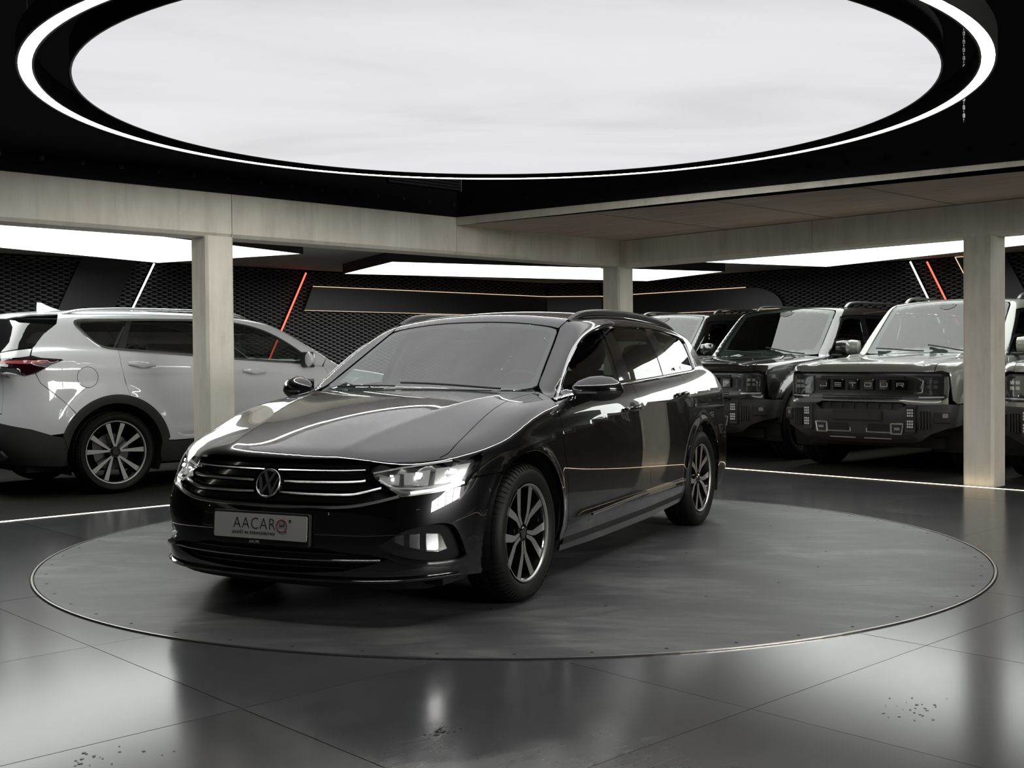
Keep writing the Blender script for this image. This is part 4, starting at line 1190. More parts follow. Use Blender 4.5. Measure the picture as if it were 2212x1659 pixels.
    put(text_mesh('JAKOŚĆ MA PIERWSZEŃSTWO', .0175, space=1.28), -.034, -.031, M_INK, sx=.80)
    put(text_mesh('AACAR', .020), -.03, -.069, M_WINK, x=.0066, sx=.85)
    put(text_mesh('®', .018), .166, .030, M_INK)
    arcp = [(.0090, .122 + .027 * math.cos(a), .008 + .027 * math.sin(a)) for a in np.linspace(R(-50), R(290), 40)] + [(.0090, .148, -.016)]
    MB().tube(arcp, .0022, 5).build('logo_ring', M_RINK, pl)
    lg = MB()
    for dy in (-.011, -.002, .007): lg.box((.0085, .122 + dy - .0009, -.003), (.0094, .122 + dy + .0009, .019))
    lg.box((.0085, .111, .0072), (.0094, .136, .0088)); lg.box((.0085, .1342, .0072), (.0094, .136, .019)); lg.build('logo_gearshift', M_INK, pl)
    # ---- headlights
    HL = np.concatenate([FR([(.478, .672)]), T([(2.095, .478), (2.055, .568), (1.997, .651), (1.925, .728), (1.845, .797)]), S([(1.738, .7325), (1.752, .705), (1.765, .688), (1.811, .630), (1.847, .606)]), FR([(.768, .584), (.69, .573), (.638, .567), (.583, .603), (.52, .643)])])
    M_HLIN = mat('headlamp_inner', (.42, .42, .43), .25, .8); M_LEDHL = emit_mat('headlamp_led', (.93, .97, 1.0), 7.0); M_DRL = emit_mat('headlamp_drl', (1.0, .96, .88), 1.3)
    M_REFL = mat('headlamp_reflector_glow', (.85, .86, .86), .22, .9, emit=(1.0, .97, .9), strength=.16)  # weak emission stands in for LED light falling on the reflector
    LAMP = Sheet(B, 'vcyl', (1.15, 0.), 1.0)
    for k in (0, 1):
        e = bpy.data.objects.new('headlight', None); link(e, car)
        def fix(o):
            if k: o.data.transform(Matrix.Diagonal((1, -1, 1, 1))); o.data.flip_normals()
            return o
        fix(panel('lamp_housing', LAMP, [HL], M_HLIN, e, step=.02, gap=-.004, off=lambda P: -.045 - .012 * np.sin(P[:, 1] * 70) - .008 * np.cos(P[:, 2] * 120), flange=-.028))
        # three reflector cells with their light sources
        for c0, c1, zz0, zz1 in ((.535, .615, .620, .667), (.632, .722, .612, .684), (.738, .812, .612, .694)):
            cell = FR([(c0, zz0 + .008), (c1, zz0), (c1 - .006, zz1), (c0 - .012, zz1 - .012)]) if c1 < .76 else np.concatenate([FR([(c0, zz0)]), S([(1.865, .622), (1.80, .700)]), FR([(c0 - .006, zz1 - .006)])])
            fix(panel('reflector_cell', LAMP, [cell], M_REFL, e, step=.014, gap=.002, off=lambda P, m=cell.mean(0): -.020 - .028 * np.exp(-(((P - m) ** 2).sum(1)) / .0009), flange=.012))
            cc = LAMP.cast(LAMP.to2(cell.mean(0)[None] + np.array([[0, .012, .014]])))[0]; nn = B.normal(cc[None])[0]
            P_ = cc - nn * .016
            s_ = 1.1 if c0 > .6 else .5
            mb = MB(); mb.box((-.004, -.013 * s_, -.006 * s_), (.004, .013 * s_, .006 * s_), M=Matrix.Translation(Vector(P_)) @ Vector((1, 0, 0)).rotation_difference(Vector(nn)).to_matrix().to_4x4())
            mb.build('led_source', M_LEDHL, e, mirror=(k == 1))
        for path, w, m_ in (([(.665, .581), (.69, .584), (.768, .595), (.82, .612)], .0055, M_DRL), ([(.50, .667), (.607, .690), (.70, .705), (.77, .714)], .003, M_REFL), ([(.53, .637), (.59, .607), (.66, .600), (.74, .604), (.80, .618)], .0028, M_REFL)):
            q = FR(catmull(path, .012)); nn = B.normal(q); q = q - nn * .012
            mb = MB(); mb.sweep(q, [(-.008, -w), (.002, -w), (.002, w), (-.008, w)]); mb.build('light_guide', m_, e, mirror=(k == 1), smooth=True, angle=40)
        fix(panel('lens', LAMP, [HL], M_LENS, e, step=.02, gap=.001, off=0.0, flange=.006))
    # ---- glass and pillars
    wsl = np.array([(.955, 0), (.945, .2), (.915, .4), (.868, .55), (.822, .648), (.797, .672), (.68, .645), (.57, .622), (.42, .592), (.30, .565), (.275, .55), (.262, .5), (.255, .3), (.258, 0)])
    wloop = np.concatenate([wsl, (wsl * np.array([1, -1]))[::-1][1:-1]])
    panel('windshield', TOP, [wloop], M_WS, car, step=.05, gap=.002, off=-.003, flange=.006)
    # dark printed border of the windshield
    inner = np.array([(.885, 0), (.875, .2), (.845, .4), (.80, .545), (.768, .618), (.68, .612), (.57, .59), (.42, .56), (.32, .535), (.302, .5), (.297, .3), (.300, 0)])
    iloop = np.concatenate([inner, (inner * np.array([1, -1]))[::-1][1:-1]])
    panel('windshield_border', TOP, [wloop, iloop], mat('frit', (.006, .006, .006), .5), car, step=.05, gap=.001, off=-.008, flange=0)
    # cowl and wipers
    cw = np.array([(1.03, 0), (1.015, .25), (.975, .45), (.925, .6), (.872, .70), (.815, .655), (.862, .55), (.908, .4), (.938, .2), (.948, 0)])
    panel('cowl', TOP, [np.concatenate([cw, (cw * np.array([1, -1]))[::-1][1:-1]])], M_BLKPLAS, car, step=.05, gap=0, off=-.012, flange=0)
    for (xa, ya, xb, yb) in ((.93, .52, .885, -.12), (.955, -.12, .86, -.56)):
        n_ = 12; pts = [(xa + (xb - xa) * t, ya + (yb - ya) * t) for t in np.linspace(0, 1, n_)]
        q = T(pts); MB().tube(q + B.normal(q) * .014, .006, 6).build('wiper', M_BLKPLAS, car, smooth=True)
    # side glass
    fg = S3([(.755, .968), (.6, .977), (.4, .988), (.005, 1.004), (-.096, 1.338), (.009, 1.324), (.192, .704, 1.287), (.355, .724, 1.234), (.50, .742, 1.158), (.635, .766, 1.068)])
    qg = S3([(.885, .954), (.795, .963), (.672, .772, 1.042), (.765, .786, .980)])
    rg_ = S3([(-.168, 1.012), (-.663, 1.031), (-.817, 1.037), (-.88, 1.354), (-.7, 1.359), (-.40, 1.358), (-.212, 1.350)])
    tg = S3([(-1.06, 1.048), (-1.491, 1.064), (-1.58, 1.072), (-1.625, 1.092), (-1.645, 1.138), (-1.66, 1.2), (-1.675, 1.27), (-1.655, 1.297), (-1.60, 1.311), (-1.35, 1.334), (-1.004, 1.350)])
    for nm, lp, m_ in (('side_window', fg, M_GLASS), ('quarter_light', qg, M_GLASS), ('side_window', rg_, M_GLASSD), ('side_window', tg, M_GLASSD)):
        panel(nm, CYL, [lp], m_, car, step=.05, gap=.001, off=-.006, flange=.004, mirror=True)
    # gloss black pillars between the panes and a bright trim around
    d2_ = CYL.to2(DL)
    panel('window_surround', CYL, [inset2(d2_, .004)] + [CYL.to2(lp)[::-1] for lp in (fg, qg, rg_, tg)], M_BLKGLOSS, car, step=.03, gap=0, off=-.003, flange=.01, mirror=True)
    tp = CYL.cast(inset2(d2_, .008))
    def smooth(A, n=3):
        for _ in range(n): A = np.concatenate([A[:1], (A[:-2] + 2 * A[1:-1] + A[2:]) / 4, A[-1:]])
        return A
    tp = smooth(tp[1:], 4); tn = smooth(B.normal(tp, .006), 8)
    both(MB().sweep(tp, [(-.0105, -.006), (-.0095, .004), (0, .0075), (.0095, .004), (.0105, -.006)], ups=tn), 'window_trim', M_CHROME, car, smooth=True, angle=50)
    # ---- roof, rails
    rf = np.array([(.255, 0), (.252, .3), (.258, .5), (.266, .560), (.2, .568), (-.1, .586), (-.6, .596), (-1.1, .591), (-1.6, .571), (-1.93, .544), (-1.98, .50), (-2.02, .3), (-2.03, 0)])
    panel('roof', TOP, [np.concatenate([rf, (rf * np.array([1, -1]))[::-1][1:-1]])], M_PAINT, car, step=.035)
    rp = [(.16, .575, -.004), (.10, .573, .010), (.0, .575, .028), (-.12, .58, .034), (-.4, .587, .036), (-.8, .590, .036), (-1.2, .585, .034), (-1.5, .575, .028), (-1.68, .567, .014), (-1.78, .562, -.004)]
    rpp = catmull([(a, b, c) for a, b, c in rp], .03); base = T([(p[0], p[1]) for p in rpp]); q = base + np.stack([0 * rpp[:, 0], 0 * rpp[:, 0], rpp[:, 2]], 1)
    both(MB().sweep(q, [(.0155 * math.cos(a), (.0115 if math.sin(a) > 0 else .030) * math.sin(a)) for a in np.linspace(0, 2 * math.pi, 13)[:-1]]), 'roof_rail', mat('rail_dark_alloy', (.16, .16, .165), .3, 1.0), car, smooth=True, angle=60)
    # ---- tail
    tg_l = B.rear([0, .3, .5, .56, .62, .66, .70, .72, .70, .5, .25, 0], [1.35, 1.345, 1.33, 1.30, 1.20, 1.10, 1.0, .90, .66, .64, .64, .64])
    REAR = Sheet(B, 'rear')
    gw_ = B.rear([0, .3, .5, .57, .60, .55, .3, 0], [1.30, 1.295, 1.28, 1.2, 1.08, 1.04, 1.03, 1.03])
    tl = np.concatenate([tg_l, (tg_l * np.array([1, -1, 1]))[::-1][1:-1]]); wl_ = np.concatenate([gw_, (gw_ * np.array([1, -1, 1]))[::-1][1:-1]])
    panel('tailgate', REAR, [tl, wl_], M_PAINT, car, step=.04)
    panel('rear_window', REAR, [wl_], M_GLASSD, car, step=.08, off=-.004)
    rb = np.concatenate([B.rear([0, .3, .6, .72], [.635, .635, .635, .655]), S([(-2.15, .69), (-2.02, .655), (-1.95, .615), (-1.755, .545)]), S(arch(-1.393, RA, 148, 196)), S([(-1.80, .21)]), B.rear([.75, .5, .25, 0], [.20, .2, .2, .2])])
    panel('rear_bumper', RBUMP, [np.concatenate([rb, (rb * np.array([1, -1, 1]))[::-1][1:-1]])], M_PAINT, car, step=.04)
    tlp = np.concatenate([B.rear([.72, .735, .73], [.66, .80, .95]), S([(-2.135, .952), (-2.135, .80), (-2.135, .70)])])
    panel('tail_light', RBUMP, [tlp], mat('tail_red', (.12, .004, .006), .1, coat=1.0), car, step=.03, mirror=True)
    # ---- mirrors
    for k in (0, 1):
        e = bpy.data.objects.new('wing_mirror', None); link(e, car)
        sg = -1 if k else 1
        prof = [(.0, .012, .03), (.03, .045, .058), (.09, .075, .082), (.15, .088, .086), (.20, .082, .076), (.235, .055, .05), (.25, .018, .018)]   # along y: half depth in x and half height
        G = []; G2 = []
        for (dy, hx, hz) in prof:
            row = []
            for a in np.linspace(0, 2 * math.pi, 25)[:-1]:
                ca, sa = math.cos(a), math.sin(a)
                xx = hx * (ca if ca > 0 else .28 * ca) ; zz = hz * (sa if sa > 0 else .72 * sa)
                row.append((.72 + xx * 1.0 - .33 * dy, .846 + dy, .989 + zz * .92 - .01 * dy))
            G.append(row)
        mb = MB(); mb.grid(G, closed_v=True); mb.add(G[0], [tuple(range(24))]); mb.add(G[-1], [tuple(range(24))])
        mb.v = [(x, y, max(z, .985)) for x, y, z in mb.v]
        mb.build('mirror_cap', M_PAINT, e, smooth=True, angle=50, mirror=(k == 1))
        lowb = MB(); G3 = [[(x, y, min(z, .9855)) for x, y, z in r_] for r_ in G]; lowb.grid(G3, closed_v=True); lowb.build('mirror_lower', M_BLKPLAS, e, smooth=True, angle=50, mirror=(k == 1))
        sig = [(.72 + .086 * math.cos(a) * (1 - .5 * (t / 1.0) ** 4) - .33 * (.05 + .185 * t), .846 + .05 + .185 * t, .979) for t in np.linspace(0, 1, 9) for a in (0,)]
        MB().sweep(sig, [(-.010, -.006), (.003, -.005), (.004, .004), (-.010, .005)]).build('turn_signal', mat('signal_clear', (.25, .25, .25), .15, .5, coat=1.0), e, mirror=(k == 1), smooth=True, angle=40)
        MB().box((-.002, -.075, -.05), (.002, .085, .05)).build('mirror_glass', M_CHROME, e, loc=(.655, sg * .965, 1.0))
        MB().sweep([(.80, .80, .905), (.79, .845, .915), (.755, .885, .938), (.71, .93, .958)], [(-.05, -.018), (.05, -.018), (.045, .018), (-.045, .018)]).build('mirror_arm', M_BLKGLOSS, e, mirror=(k == 1), smooth=True, angle=50)
    # ---- wheels
    r_, w_, rr_ = .327, .215, .2335
    ty = tread_mesh(r_, w_, rr_); ty.materials.append(M_TYRE)
    rb_ = rim_barrel(rr_, w_)
    cut = MB(); h = w_ / 2
    def spoke_poly(pts, w0, w1, y0, y1, dep):
        """pts path in wheel plane; widths taper"""
        P = [Vector((p[0], p[1])) for p in pts]; n = len(P); Lf = []; Rt = []
        for i, p in enumerate(P):
            d = (P[min(i + 1, n - 1)] - P[max(i - 1, 0)]).normalized(); nn = Vector((-d.y, d.x)); w = w0 + (w1 - w0) * i / (n - 1)
            Lf.append(p + nn * w); Rt.append(p - nn * w)
        return Lf, Rt
    yf = h * .78
    for k in range(5):
        a = R(90 + 36 + 72 * k)
        for sg in (-1, 1):
            # each arm runs from the hub, kinks at mid radius and opens to the rim
            pts = [(.040 * math.cos(a) - sg * .010 * math.sin(a), .040 * math.sin(a) + sg * .010 * math.cos(a)),
                   (.095 * math.cos(a + sg * .15), .095 * math.sin(a + sg * .15)), (.125 * math.cos(a + sg * .20), .125 * math.sin(a + sg * .20)), (.226 * math.cos(a + sg * .34), .226 * math.sin(a + sg * .34))]
            Lf, Rt = spoke_poly(pts, .0075, .0205, 0, 0, 0)
            ys_ = [yf - .012, yf - .010, yf - .008, yf - .002]
            n = 4
            top = [(p.x, y, p.y) for p, y in zip(Lf, ys_)] + [(p.x, y, p.y) for p, y in zip(Rt, ys_)]
            cut.add(top, [(i, i + 1, n + i + 1, n + i) for i in range(n - 1)])
            side_v = [(v[0], v[1] - .0005, v[2]) for v in top] + [(v[0] * .98, v[1] - .045, v[2] * .98) for v in top]
            rb_.add(side_v, [(i, i + 1, 8 + i + 1, 8 + i) for i in range(3)] + [(4 + i, 4 + i + 1, 12 + i + 1, 12 + i) for i in range(3)] + [(0, 4, 12, 8)])
    cut.lathe([(rr_ + .001, yf + .012), (rr_ - .005, yf + .010), (rr_ - .010, yf + .002)], 72, 'y')
    rb_.lathe([(.0001, yf - .02), (.046, yf - .02), (.052, yf - .03), (.058, yf - .06)], 30, 'y')
    cutm = cut.mesh('spoke_faces', False); cutm.materials.append(M_RIMCUT)
    for p_ in cutm.polygons: pass
    rm = rb_.mesh('rim', True, 30); rm.materials.append(M_RIMDARK)
    ds = MB(); ds.lathe([(.06, -.02), (.150, -.02), (.152, -.03), (.150, -.044), (.06, -.044)], 48, 'y'); ds.box((-.17, -.06, -.02), (-.10, .0, .10)); dm = ds.mesh('brake_disc', True, 30); dm.materials.append(M_DISCBR)
    cp = MB(); cp.lathe([(.0001, yf - .008), (.024, yf - .008), (.028, yf - .012), (.030, yf - .02)], 30, 'y')
    for k in range(5):
        a = R(90 + 72 * k); cp.lathe([(.0001, yf - .016), (.007, yf - .016), (.008, yf - .02)], 8, 'y', c=(.042 * math.cos(a), 0, .042 * math.sin(a)))
    cm = cp.mesh('hub_cap', True, 30); cm.materials.append(M_BLKGLOSS)
    for x_, y_ in ((1.393, .885), (-1.393, .878)):
        for sg in (1, -1):
            w = spoke_wheel('wheel', r_, w_, rr_, 5, (x_, sg * (y_ - yf), .327), car, ty, rm, cutm, dm, cm, sg)
    # wheel housings
    for xw in (1.393, -1.393):
        for sg in (-1, 1):
            G = [[(xw + .385 * math.cos(a), sg * y, .335 + .385 * math.sin(a)) for y in (.60, .895)] for a in np.linspace(R(-20), R(200), 25)]
            mb = MB(); mb.grid(G); mb.add([(xw + .385 * math.cos(a), sg * .60, .335 + .385 * math.sin(a)) for a in np.linspace(R(-20), R(200), 25)], [tuple(range(25))])
            mb.build('wheel_housing', M_LINER, car)
    MB().box((-2.1, -.72, .15), (1.9, .72, .20)).build('underbody', M_LINER, car)
    # ---- interior
    it = bpy.data.objects.new('interior', None); link(it, car)
    G = []
    for y in np.linspace(-.70, .70, 29):
        hood_b = .045 * math.exp(-((y - .36) / .20) ** 2)
        G.append([(.93, y, .90), (.80, y, .955), (.66, y, .962 + hood_b * .5), (.52, y, .958 + hood_b), (.43, y, .945 + hood_b), (.41, y, .90), (.46, y, .70), (.55, y, .45)])
    MB().grid(G).build('dashboard', M_INT, it, smooth=True, angle=60)
    MB().box((-.5, -.12, .35), (.5, .12, .60)).build('console', M_INT, it, bevel=.02)
    sw = MB(); sw.tube([(0, .185 * math.cos(a), .185 * math.sin(a)) for a in np.linspace(0, 2 * math.pi, 41)[:-1]], .0155, 8, closed=True)
    sw.lathe([(.0001, .03), (.05, .025), (.075, .0)], 20, 'x'); 
    for a in (R(0), R(180), R(-90)): sw.tube([(.01, .05 * math.cos(a), .05 * math.sin(a)), (.0, .175 * math.cos(a), .175 * math.sin(a))], .016, 6)
    sw.build('steering_wheel', M_BLKPLAS, it, smooth=True, angle=60, loc=(.285, .36, .915), rot=(0, R(24), 0))
    seat(it, 'front_seat', .22, .36); seat(it, 'front_seat', .22, -.36)
    for y_ in (.42, 0, -.42): seat(it, 'rear_seat', -.62, y_, .45, .60, .20)
    panel('headliner', TOP, [np.array([(.22, -.52), (.22, .52), (-1.85, .5), (-1.85, -.5)])], mat('headliner_grey', (.20, .20, .195), .9), it, step=.12, off=-.03, flange=0)
    panel('door_card', SIDE, [np.array([(.90, .40), (.92, .93), (.03, .985), (-.6, 1.005), (-1.6, 1.04), (-1.6, .4)])], M_INT, it, step=.12, off=-.07, flange=0, mirror=True)
    for (x0, x1, dx) in ((-.03, -.14, -.09), (-.86, -1.0, -.06)):
        panel('pillar_lining', SIDE, [np.array([(x0, 1.0), (x0 + dx, 1.36), (x1 + dx, 1.36), (x1, 1.0)])], mat('lining_grey', (.22, .22, .21), .85), it, step=.05, off=-.03, flange=.02, mirror=True)
    MB().box((-2.05, -.62, .55), (-1.25, .62, .62)).build('load_floor', M_INT, it)
    # rain sensor block and inner mirror behind the windshield
    MB().prism([(-.09, 0), (.10, 0), (.085, -.045), (.03, -.075), (-.02, -.075), (-.045, -.05), (-.08, -.045)], -.01, .05, axis=0).build('sensor_housing', mat('sensor_black', (.03, .03, .03), .5), it, loc=(.245, 0, 1.325), rot=(0, R(-58), 0))
    MB().box((-.012, -.11, -.032), (.012, .11, .032)).build('inner_mirror', M_BLKPLAS, it, bevel=.01, loc=(.36, 0.0, 1.24), rot=(0, R(10), R(8)))
build_passat(passat)

# ================================================================ WHITE CROSSOVER (seen from its right rear)
su_h0 = Spl([(-2.6, 1.28), (-2.2, 1.34), (-1.6, 1.355), (-1.0, 1.315), (0, 1.25), (.6, 1.21), (1.0, 1.17), (1.4, 1.125), (1.8, 1.06), (2.1, .96), (2.3, .82)])
su_wp = Spl([(-2.6, .74), (-2.3, .845), (-2.05, .902), (-1.7, .934), (-1.37, .944), (-.6, .94), (0, .938), (.7, .940), (1.37, .940), (1.8, .915), (2.2, .85), (2.5, .76)])
su_wz = Spl([(.1, -.10), (.25, -.05), (.35, -.025), (.5, -.008), (.65, 0), (.8, -.004), (.95, -.014), (1.05, -.022), (1.12, -.026), (1.2, -.048), (1.28, -.082), (1.36, -.13), (1.5, -.24)])
su_xf = Spl([(.2, 2.2), (.35, 2.3), (.55, 2.33), (.75, 2.31), (.9, 2.27), (1.0, 2.2), (1.15, 2.0)])
su_xr = Spl([(.2, -2.16), (.3, -2.25), (.42, -2.36), (.6, -2.385), (.72, -2.36), (.9, -2.325), (1.1, -2.335), (1.2, -2.33), (1.3, -2.27), (1.4, -2.2)])
su_wb = Spl([(-2.4, .74), (-2.0, .80), (-1.4, .845), (-.6, .865), (.2, .865), (.7, .845), (1.2, .80)])
su_r0 = Spl([(1.0, 1.40), (.6, 1.535), (.3, 1.60), (0, 1.642), (-.5, 1.668), (-1.0, 1.672), (-1.5, 1.662), (-2.0, 1.625), (-2.3, 1.58)])
def su_W(x, z):
    zc = 1.075 - x * .058; d = z - zc
    rid = .010 * np.exp(-np.sqrt(d * d + .006 ** 2) / np.where(d > 0, .05, .10)) * sstep(1.6, 1.0, x)
    low = .012 * np.exp(-((z - .56 - .02 * x) / .04) ** 2) * sstep(1.0, .7, x) * sstep(-.95, -.6, x)
    sc = -.014 * np.exp(-((z - .82) / .09) ** 2) * sstep(.9, .4, x) * sstep(-1.0, -.5, x)
    fl = 0
    for xw in (1.3725, -1.3725):
        r = np.sqrt((x - xw) ** 2 + (z - .37) ** 2); fl = fl + .022 * np.exp(-((r - .50) / .07) ** 2) * sstep(.15, .3, z)
    return su_wp(x) + su_wz(z) + rid + low + sc + fl
def su_f(x, y, z):
    a = np.abs(y)
    side = a - su_W(x, z)
    front = (x - (su_xf(z) - .16 * a ** 2 - .5 * a ** 6)) * .93
    rear = ((su_xr(z) + .10 * a ** 2 + .42 * a ** 8) - x) * .93
    top = (z - (su_h0(x) - .03 * (a / .6) ** 2)) * .95
    f = smax(smax(smax(side, front, .22), rear, .20), top, .12)
    f = smax(f, .18 - z, .03)
    gs = (a - (su_wb(x) - .36 * (z - 1.22) - .16 * (z - 1.22) ** 2)) * .93
    roof = z - (su_r0(x) - .03 * (a / .55) ** 2)
    aa = smin(a, .68 + 0 * a, .16)
    ws = (x - (1.13 - (z - 1.165) * 1.72 - .20 * aa ** 2)) * .50
    rw = ((-2.30 + (z - 1.25) * .62 + .12 * a ** 2 + .10 * a ** 6) - x) * .85
    g = smax(smax(smax(gs, roof, .13), rw, .10), ws, .07)
    g = smax(g, 1.08 - z, .02)
    return smin(f, g, .04)
SU = Body(su_f)
M_WHITE = mat('pearl_white_paint', (.68, .69, .715), .35, 0, coat=1.0, coat_rough=.015)
M_GLASSB = glass_mat('privacy_glass', (.10, .11, .11), .1)
suv = empty('crossover_car', RW(5.885, 10.90, 0.003), YAW, 'white crossover with black arch trims parked behind the left concrete pillar', 'car')
def vwheel(name, r, w, rr, arms, a_off, r0, r1, spread, w0, w1, cutm=None, twist=0.):
    """alloy wheel meshes: pairs of arms from the hub to the rim"""
    h = w / 2; yf = h * .72
    ty = tread_mesh(r, w, rr); ty.materials.append(M_TYRE)
    rb_ = rim_barrel(rr, w); cut = MB()
    for k in range(arms):
        a = R(a_off + 360 / arms * k)
        for sg in (-1, 1):
            pts = [(r0 * math.cos(a + sg * .10), r0 * math.sin(a + sg * .10)), ((r0 * math.cos(a + sg * .10) + r1 * math.cos(a + sg * spread + twist)) / 2, (r0 * math.sin(a + sg * .10) + r1 * math.sin(a + sg * spread + twist)) / 2), (r1 * math.cos(a + sg * spread + twist), r1 * math.sin(a + sg * spread + twist))]
            P = [Vector(p) for p in pts]; top = []
            Lf, Rt = [], []
            for i, p in enumerate(P):
                d = (P[min(i + 1, 2)] - P[max(i - 1, 0)]).normalized(); nn = Vector((-d.y, d.x)); ww = w0 + (w1 - w0) * i / 2
                Lf.append(p + nn * ww); Rt.append(p - nn * ww)
            ys_ = [yf - .016, yf - .012, yf - .002]
            top = [(p.x, y, p.y) for p, y in zip(Lf, ys_)] + [(p.x, y, p.y) for p, y in zip(Rt, ys_)]
            cut.add(top, [(0, 1, 4, 3), (1, 2, 5, 4)])
            sv = [(v[0], v[1] - .0005, v[2]) for v in top] + [(v[0] * .98, v[1] - .05, v[2] * .98) for v in top]
            rb_.add(sv, [(0, 1, 7, 6), (1, 2, 8, 7), (3, 4, 10, 9), (4, 5, 11, 10), (0, 3, 9, 6)])
    cut.lathe([(rr + .002, yf + .012), (rr - .006, yf + .010), (rr - .013, yf + .002)], 72, 'y')
    rb_.lathe([(.0001, yf - .024), (.05, yf - .024), (.058, yf - .034), (.064, yf - .07)], 30, 'y')
    cm_ = cut.mesh('spoke_faces'); cm_.materials.append(cutm or M_RIMCUT)
    rm = rb_.mesh('rim', True, 30); rm.materials.append(M_RIMDARK)
    ds = MB(); ds.lathe([(.06, -.02), (.165, -.02), (.167, -.03), (.165, -.044), (.06, -.044)], 48, 'y'); ds.box((.09, -.06, -.02), (.18, .0, .11)); dm = ds.mesh('brake_disc', True, 30); dm.materials.append(M_DISCBR)
    cp = MB(); cp.lathe([(.0001, yf - .010), (.028, yf - .010), (.032, yf - .015), (.034, yf - .024)], 24, 'y')
    for k in range(5):
        a = R(90 + 72 * k); cp.lathe([(.0001, yf - .016), (.009, yf - .016), (.010, yf - .024)], 8, 'y', c=(.046 * math.cos(a), 0, .046 * math.sin(a)))
    cpm = cp.mesh('hub_cap', True, 30); cpm.materials.append(M_BLKGLOSS)
    return ty, rm, cm_, dm, cpm, yf
def housings(car, xs, zc, r, y0, y1):
    for xw in xs:
        for sg in (-1, 1):
            A = np.linspace(R(-25), R(205), 27)
            mb = MB(); mb.grid([[(xw + r * math.cos(a), sg * y, zc + r * math.sin(a)) for y in (y0, y1)] for a in A]); mb.add([(xw + r * math.cos(a), sg * y0, zc + r * math.sin(a)) for a in A], [tuple(range(27))])
            mb.build('wheel_housing', M_LINER, car)
def build_suv(car):
    B = SU
    S = lambda pts: B.side([p[0] for p in pts], [p[1] for p in pts])
    T = lambda pts: B.top([p[0] for p in pts], [p[1] for p in pts])
    RR = lambda pts: B.rear([p[0] for p in pts], [p[1] for p in pts])
    FRt = lambda pts: B.front([p[0] for p in pts], [p[1] for p in pts])
    SIDE = Sheet(B, 'side'); TOP = Sheet(B, 'top'); CYL = Sheet(B, 'cyl', (0., .85), .8); RB = Sheet(B, 'vcyl', (-1.2, 0.), 1.15); FB = Sheet(B, 'vcyl', (1.2, 0.), 1.1); REAR = Sheet(B, 'rear')
    refl = lambda L: np.concatenate([L, (L * np.array([1, -1, 1]))[::-1][1:-1]])
    ZW, RA = .37, .438
    arch = lambda xc, r, a0, a1: [(xc + r * math.cos(a), ZW + r * math.sin(a)) for a in np.linspace(R(a0), R(a1), 36)]
    dlo = [(.76, 1.128), (.62, 1.137), (.3, 1.158), (-.1, 1.185), (-.543, 1.222), (-1.0, 1.255), (-1.282, 1.277), (-1.42, 1.296), (-1.50, 1.335), (-1.58, 1.42), (-1.645, 1.50), (-1.648, 1.535), (-1.60, 1.553),
           (-1.35, 1.562), (-1.08, 1.567), (-.47, 1.572), (-.2, 1.566), (-.02, 1.548), (.15, 1.512), (.32, 1.452), (.5, 1.355), (.64, 1.262), (.73, 1.185)]
    dc = catmull(dlo, .025, True); DL = S(dc)
    i0 = int(np.argmin(np.linalg.norm(dc - np.array([-1.30, 1.279]), axis=1))); j1 = int(np.argmin(np.linalg.norm(dc - np.array([.73, 1.185]), axis=1)))
    ws_e = T(catmull([(.99, .80), (.95, .74), (.80, .70), (.55, .655), (.30, .62), (.20, .61)], .03)); ditch = T(catmull([(.20, .61), (0, .625), (-.6, .64), (-1.3, .63), (-1.75, .60)], .04))
    tail = S([(-1.80, 1.515), (-1.93, 1.42), (-2.04, 1.30), (-2.075, 1.235), (-2.0, 1.212), (-1.85, 1.200), (-1.822, 1.194), (-1.934, 1.150), (-2.05, 1.08), (-2.02, 1.0), (-1.80, .80), (-1.72, .705)])
    ra = S(arch(-1.3725, RA + .01, 131, 74)); rdoor = S([(-1.235, .815), (-1.27, .95), (-1.315, 1.15), (-1.303, 1.278)])
    ab = np.concatenate([S([(.77, 1.125), (.86, 1.115)]), T([(.95, .82)])])
    panel('side_frame', CYL, [np.concatenate([ws_e[1:], ditch[1:], tail, ra[1:], rdoor, DL[i0 + 1:j1 + 1], ab])], M_WHITE, car, step=.03, gap=.001, mirror=True)
    # fuel flap ring
    q = S([(-1.62 + .092 * math.cos(a), 1.04 + .092 * math.sin(a)) for a in np.linspace(0, 2 * math.pi, 41)[:-1]])
    both(MB().tube(q, .0022, 5, closed=True), 'fuel_flap_gap', M_LINER, car)
    # doors
    fd = [(.84, .50), (.86, .7), (.90, .85), (.91, 1.0), (.87, 1.11), (.76, 1.1255)]; belt = [(.62, 1.1345), (.3, 1.155), (-.1, 1.182), (-.31, 1.200)]
    bl = [(-.31, 1.200), (-.285, 1.0), (-.29, .7), (-.31, .47)]
    d1 = panel('front_door', SIDE, [np.array(fd + belt + bl[1:] + [(.3, .485)])], M_WHITE, car, step=.03, mirror=True)
    rl_ = [(-1.303, 1.2765), (-1.315, 1.15), (-1.27, .95), (-1.235, .815)]
    ar2 = arch(-1.3725, RA + .012, 70, 18)
    d2 = panel('rear_door', SIDE, [np.array(bl[::-1] + [(-.543, 1.219), (-1.0, 1.252), (-1.282, 1.274)] + rl_ + ar2 + [(-.93, .475), (-.88, .452), (-.8, .447), (-.5, .455)])], M_WHITE, car, step=.03, mirror=True)
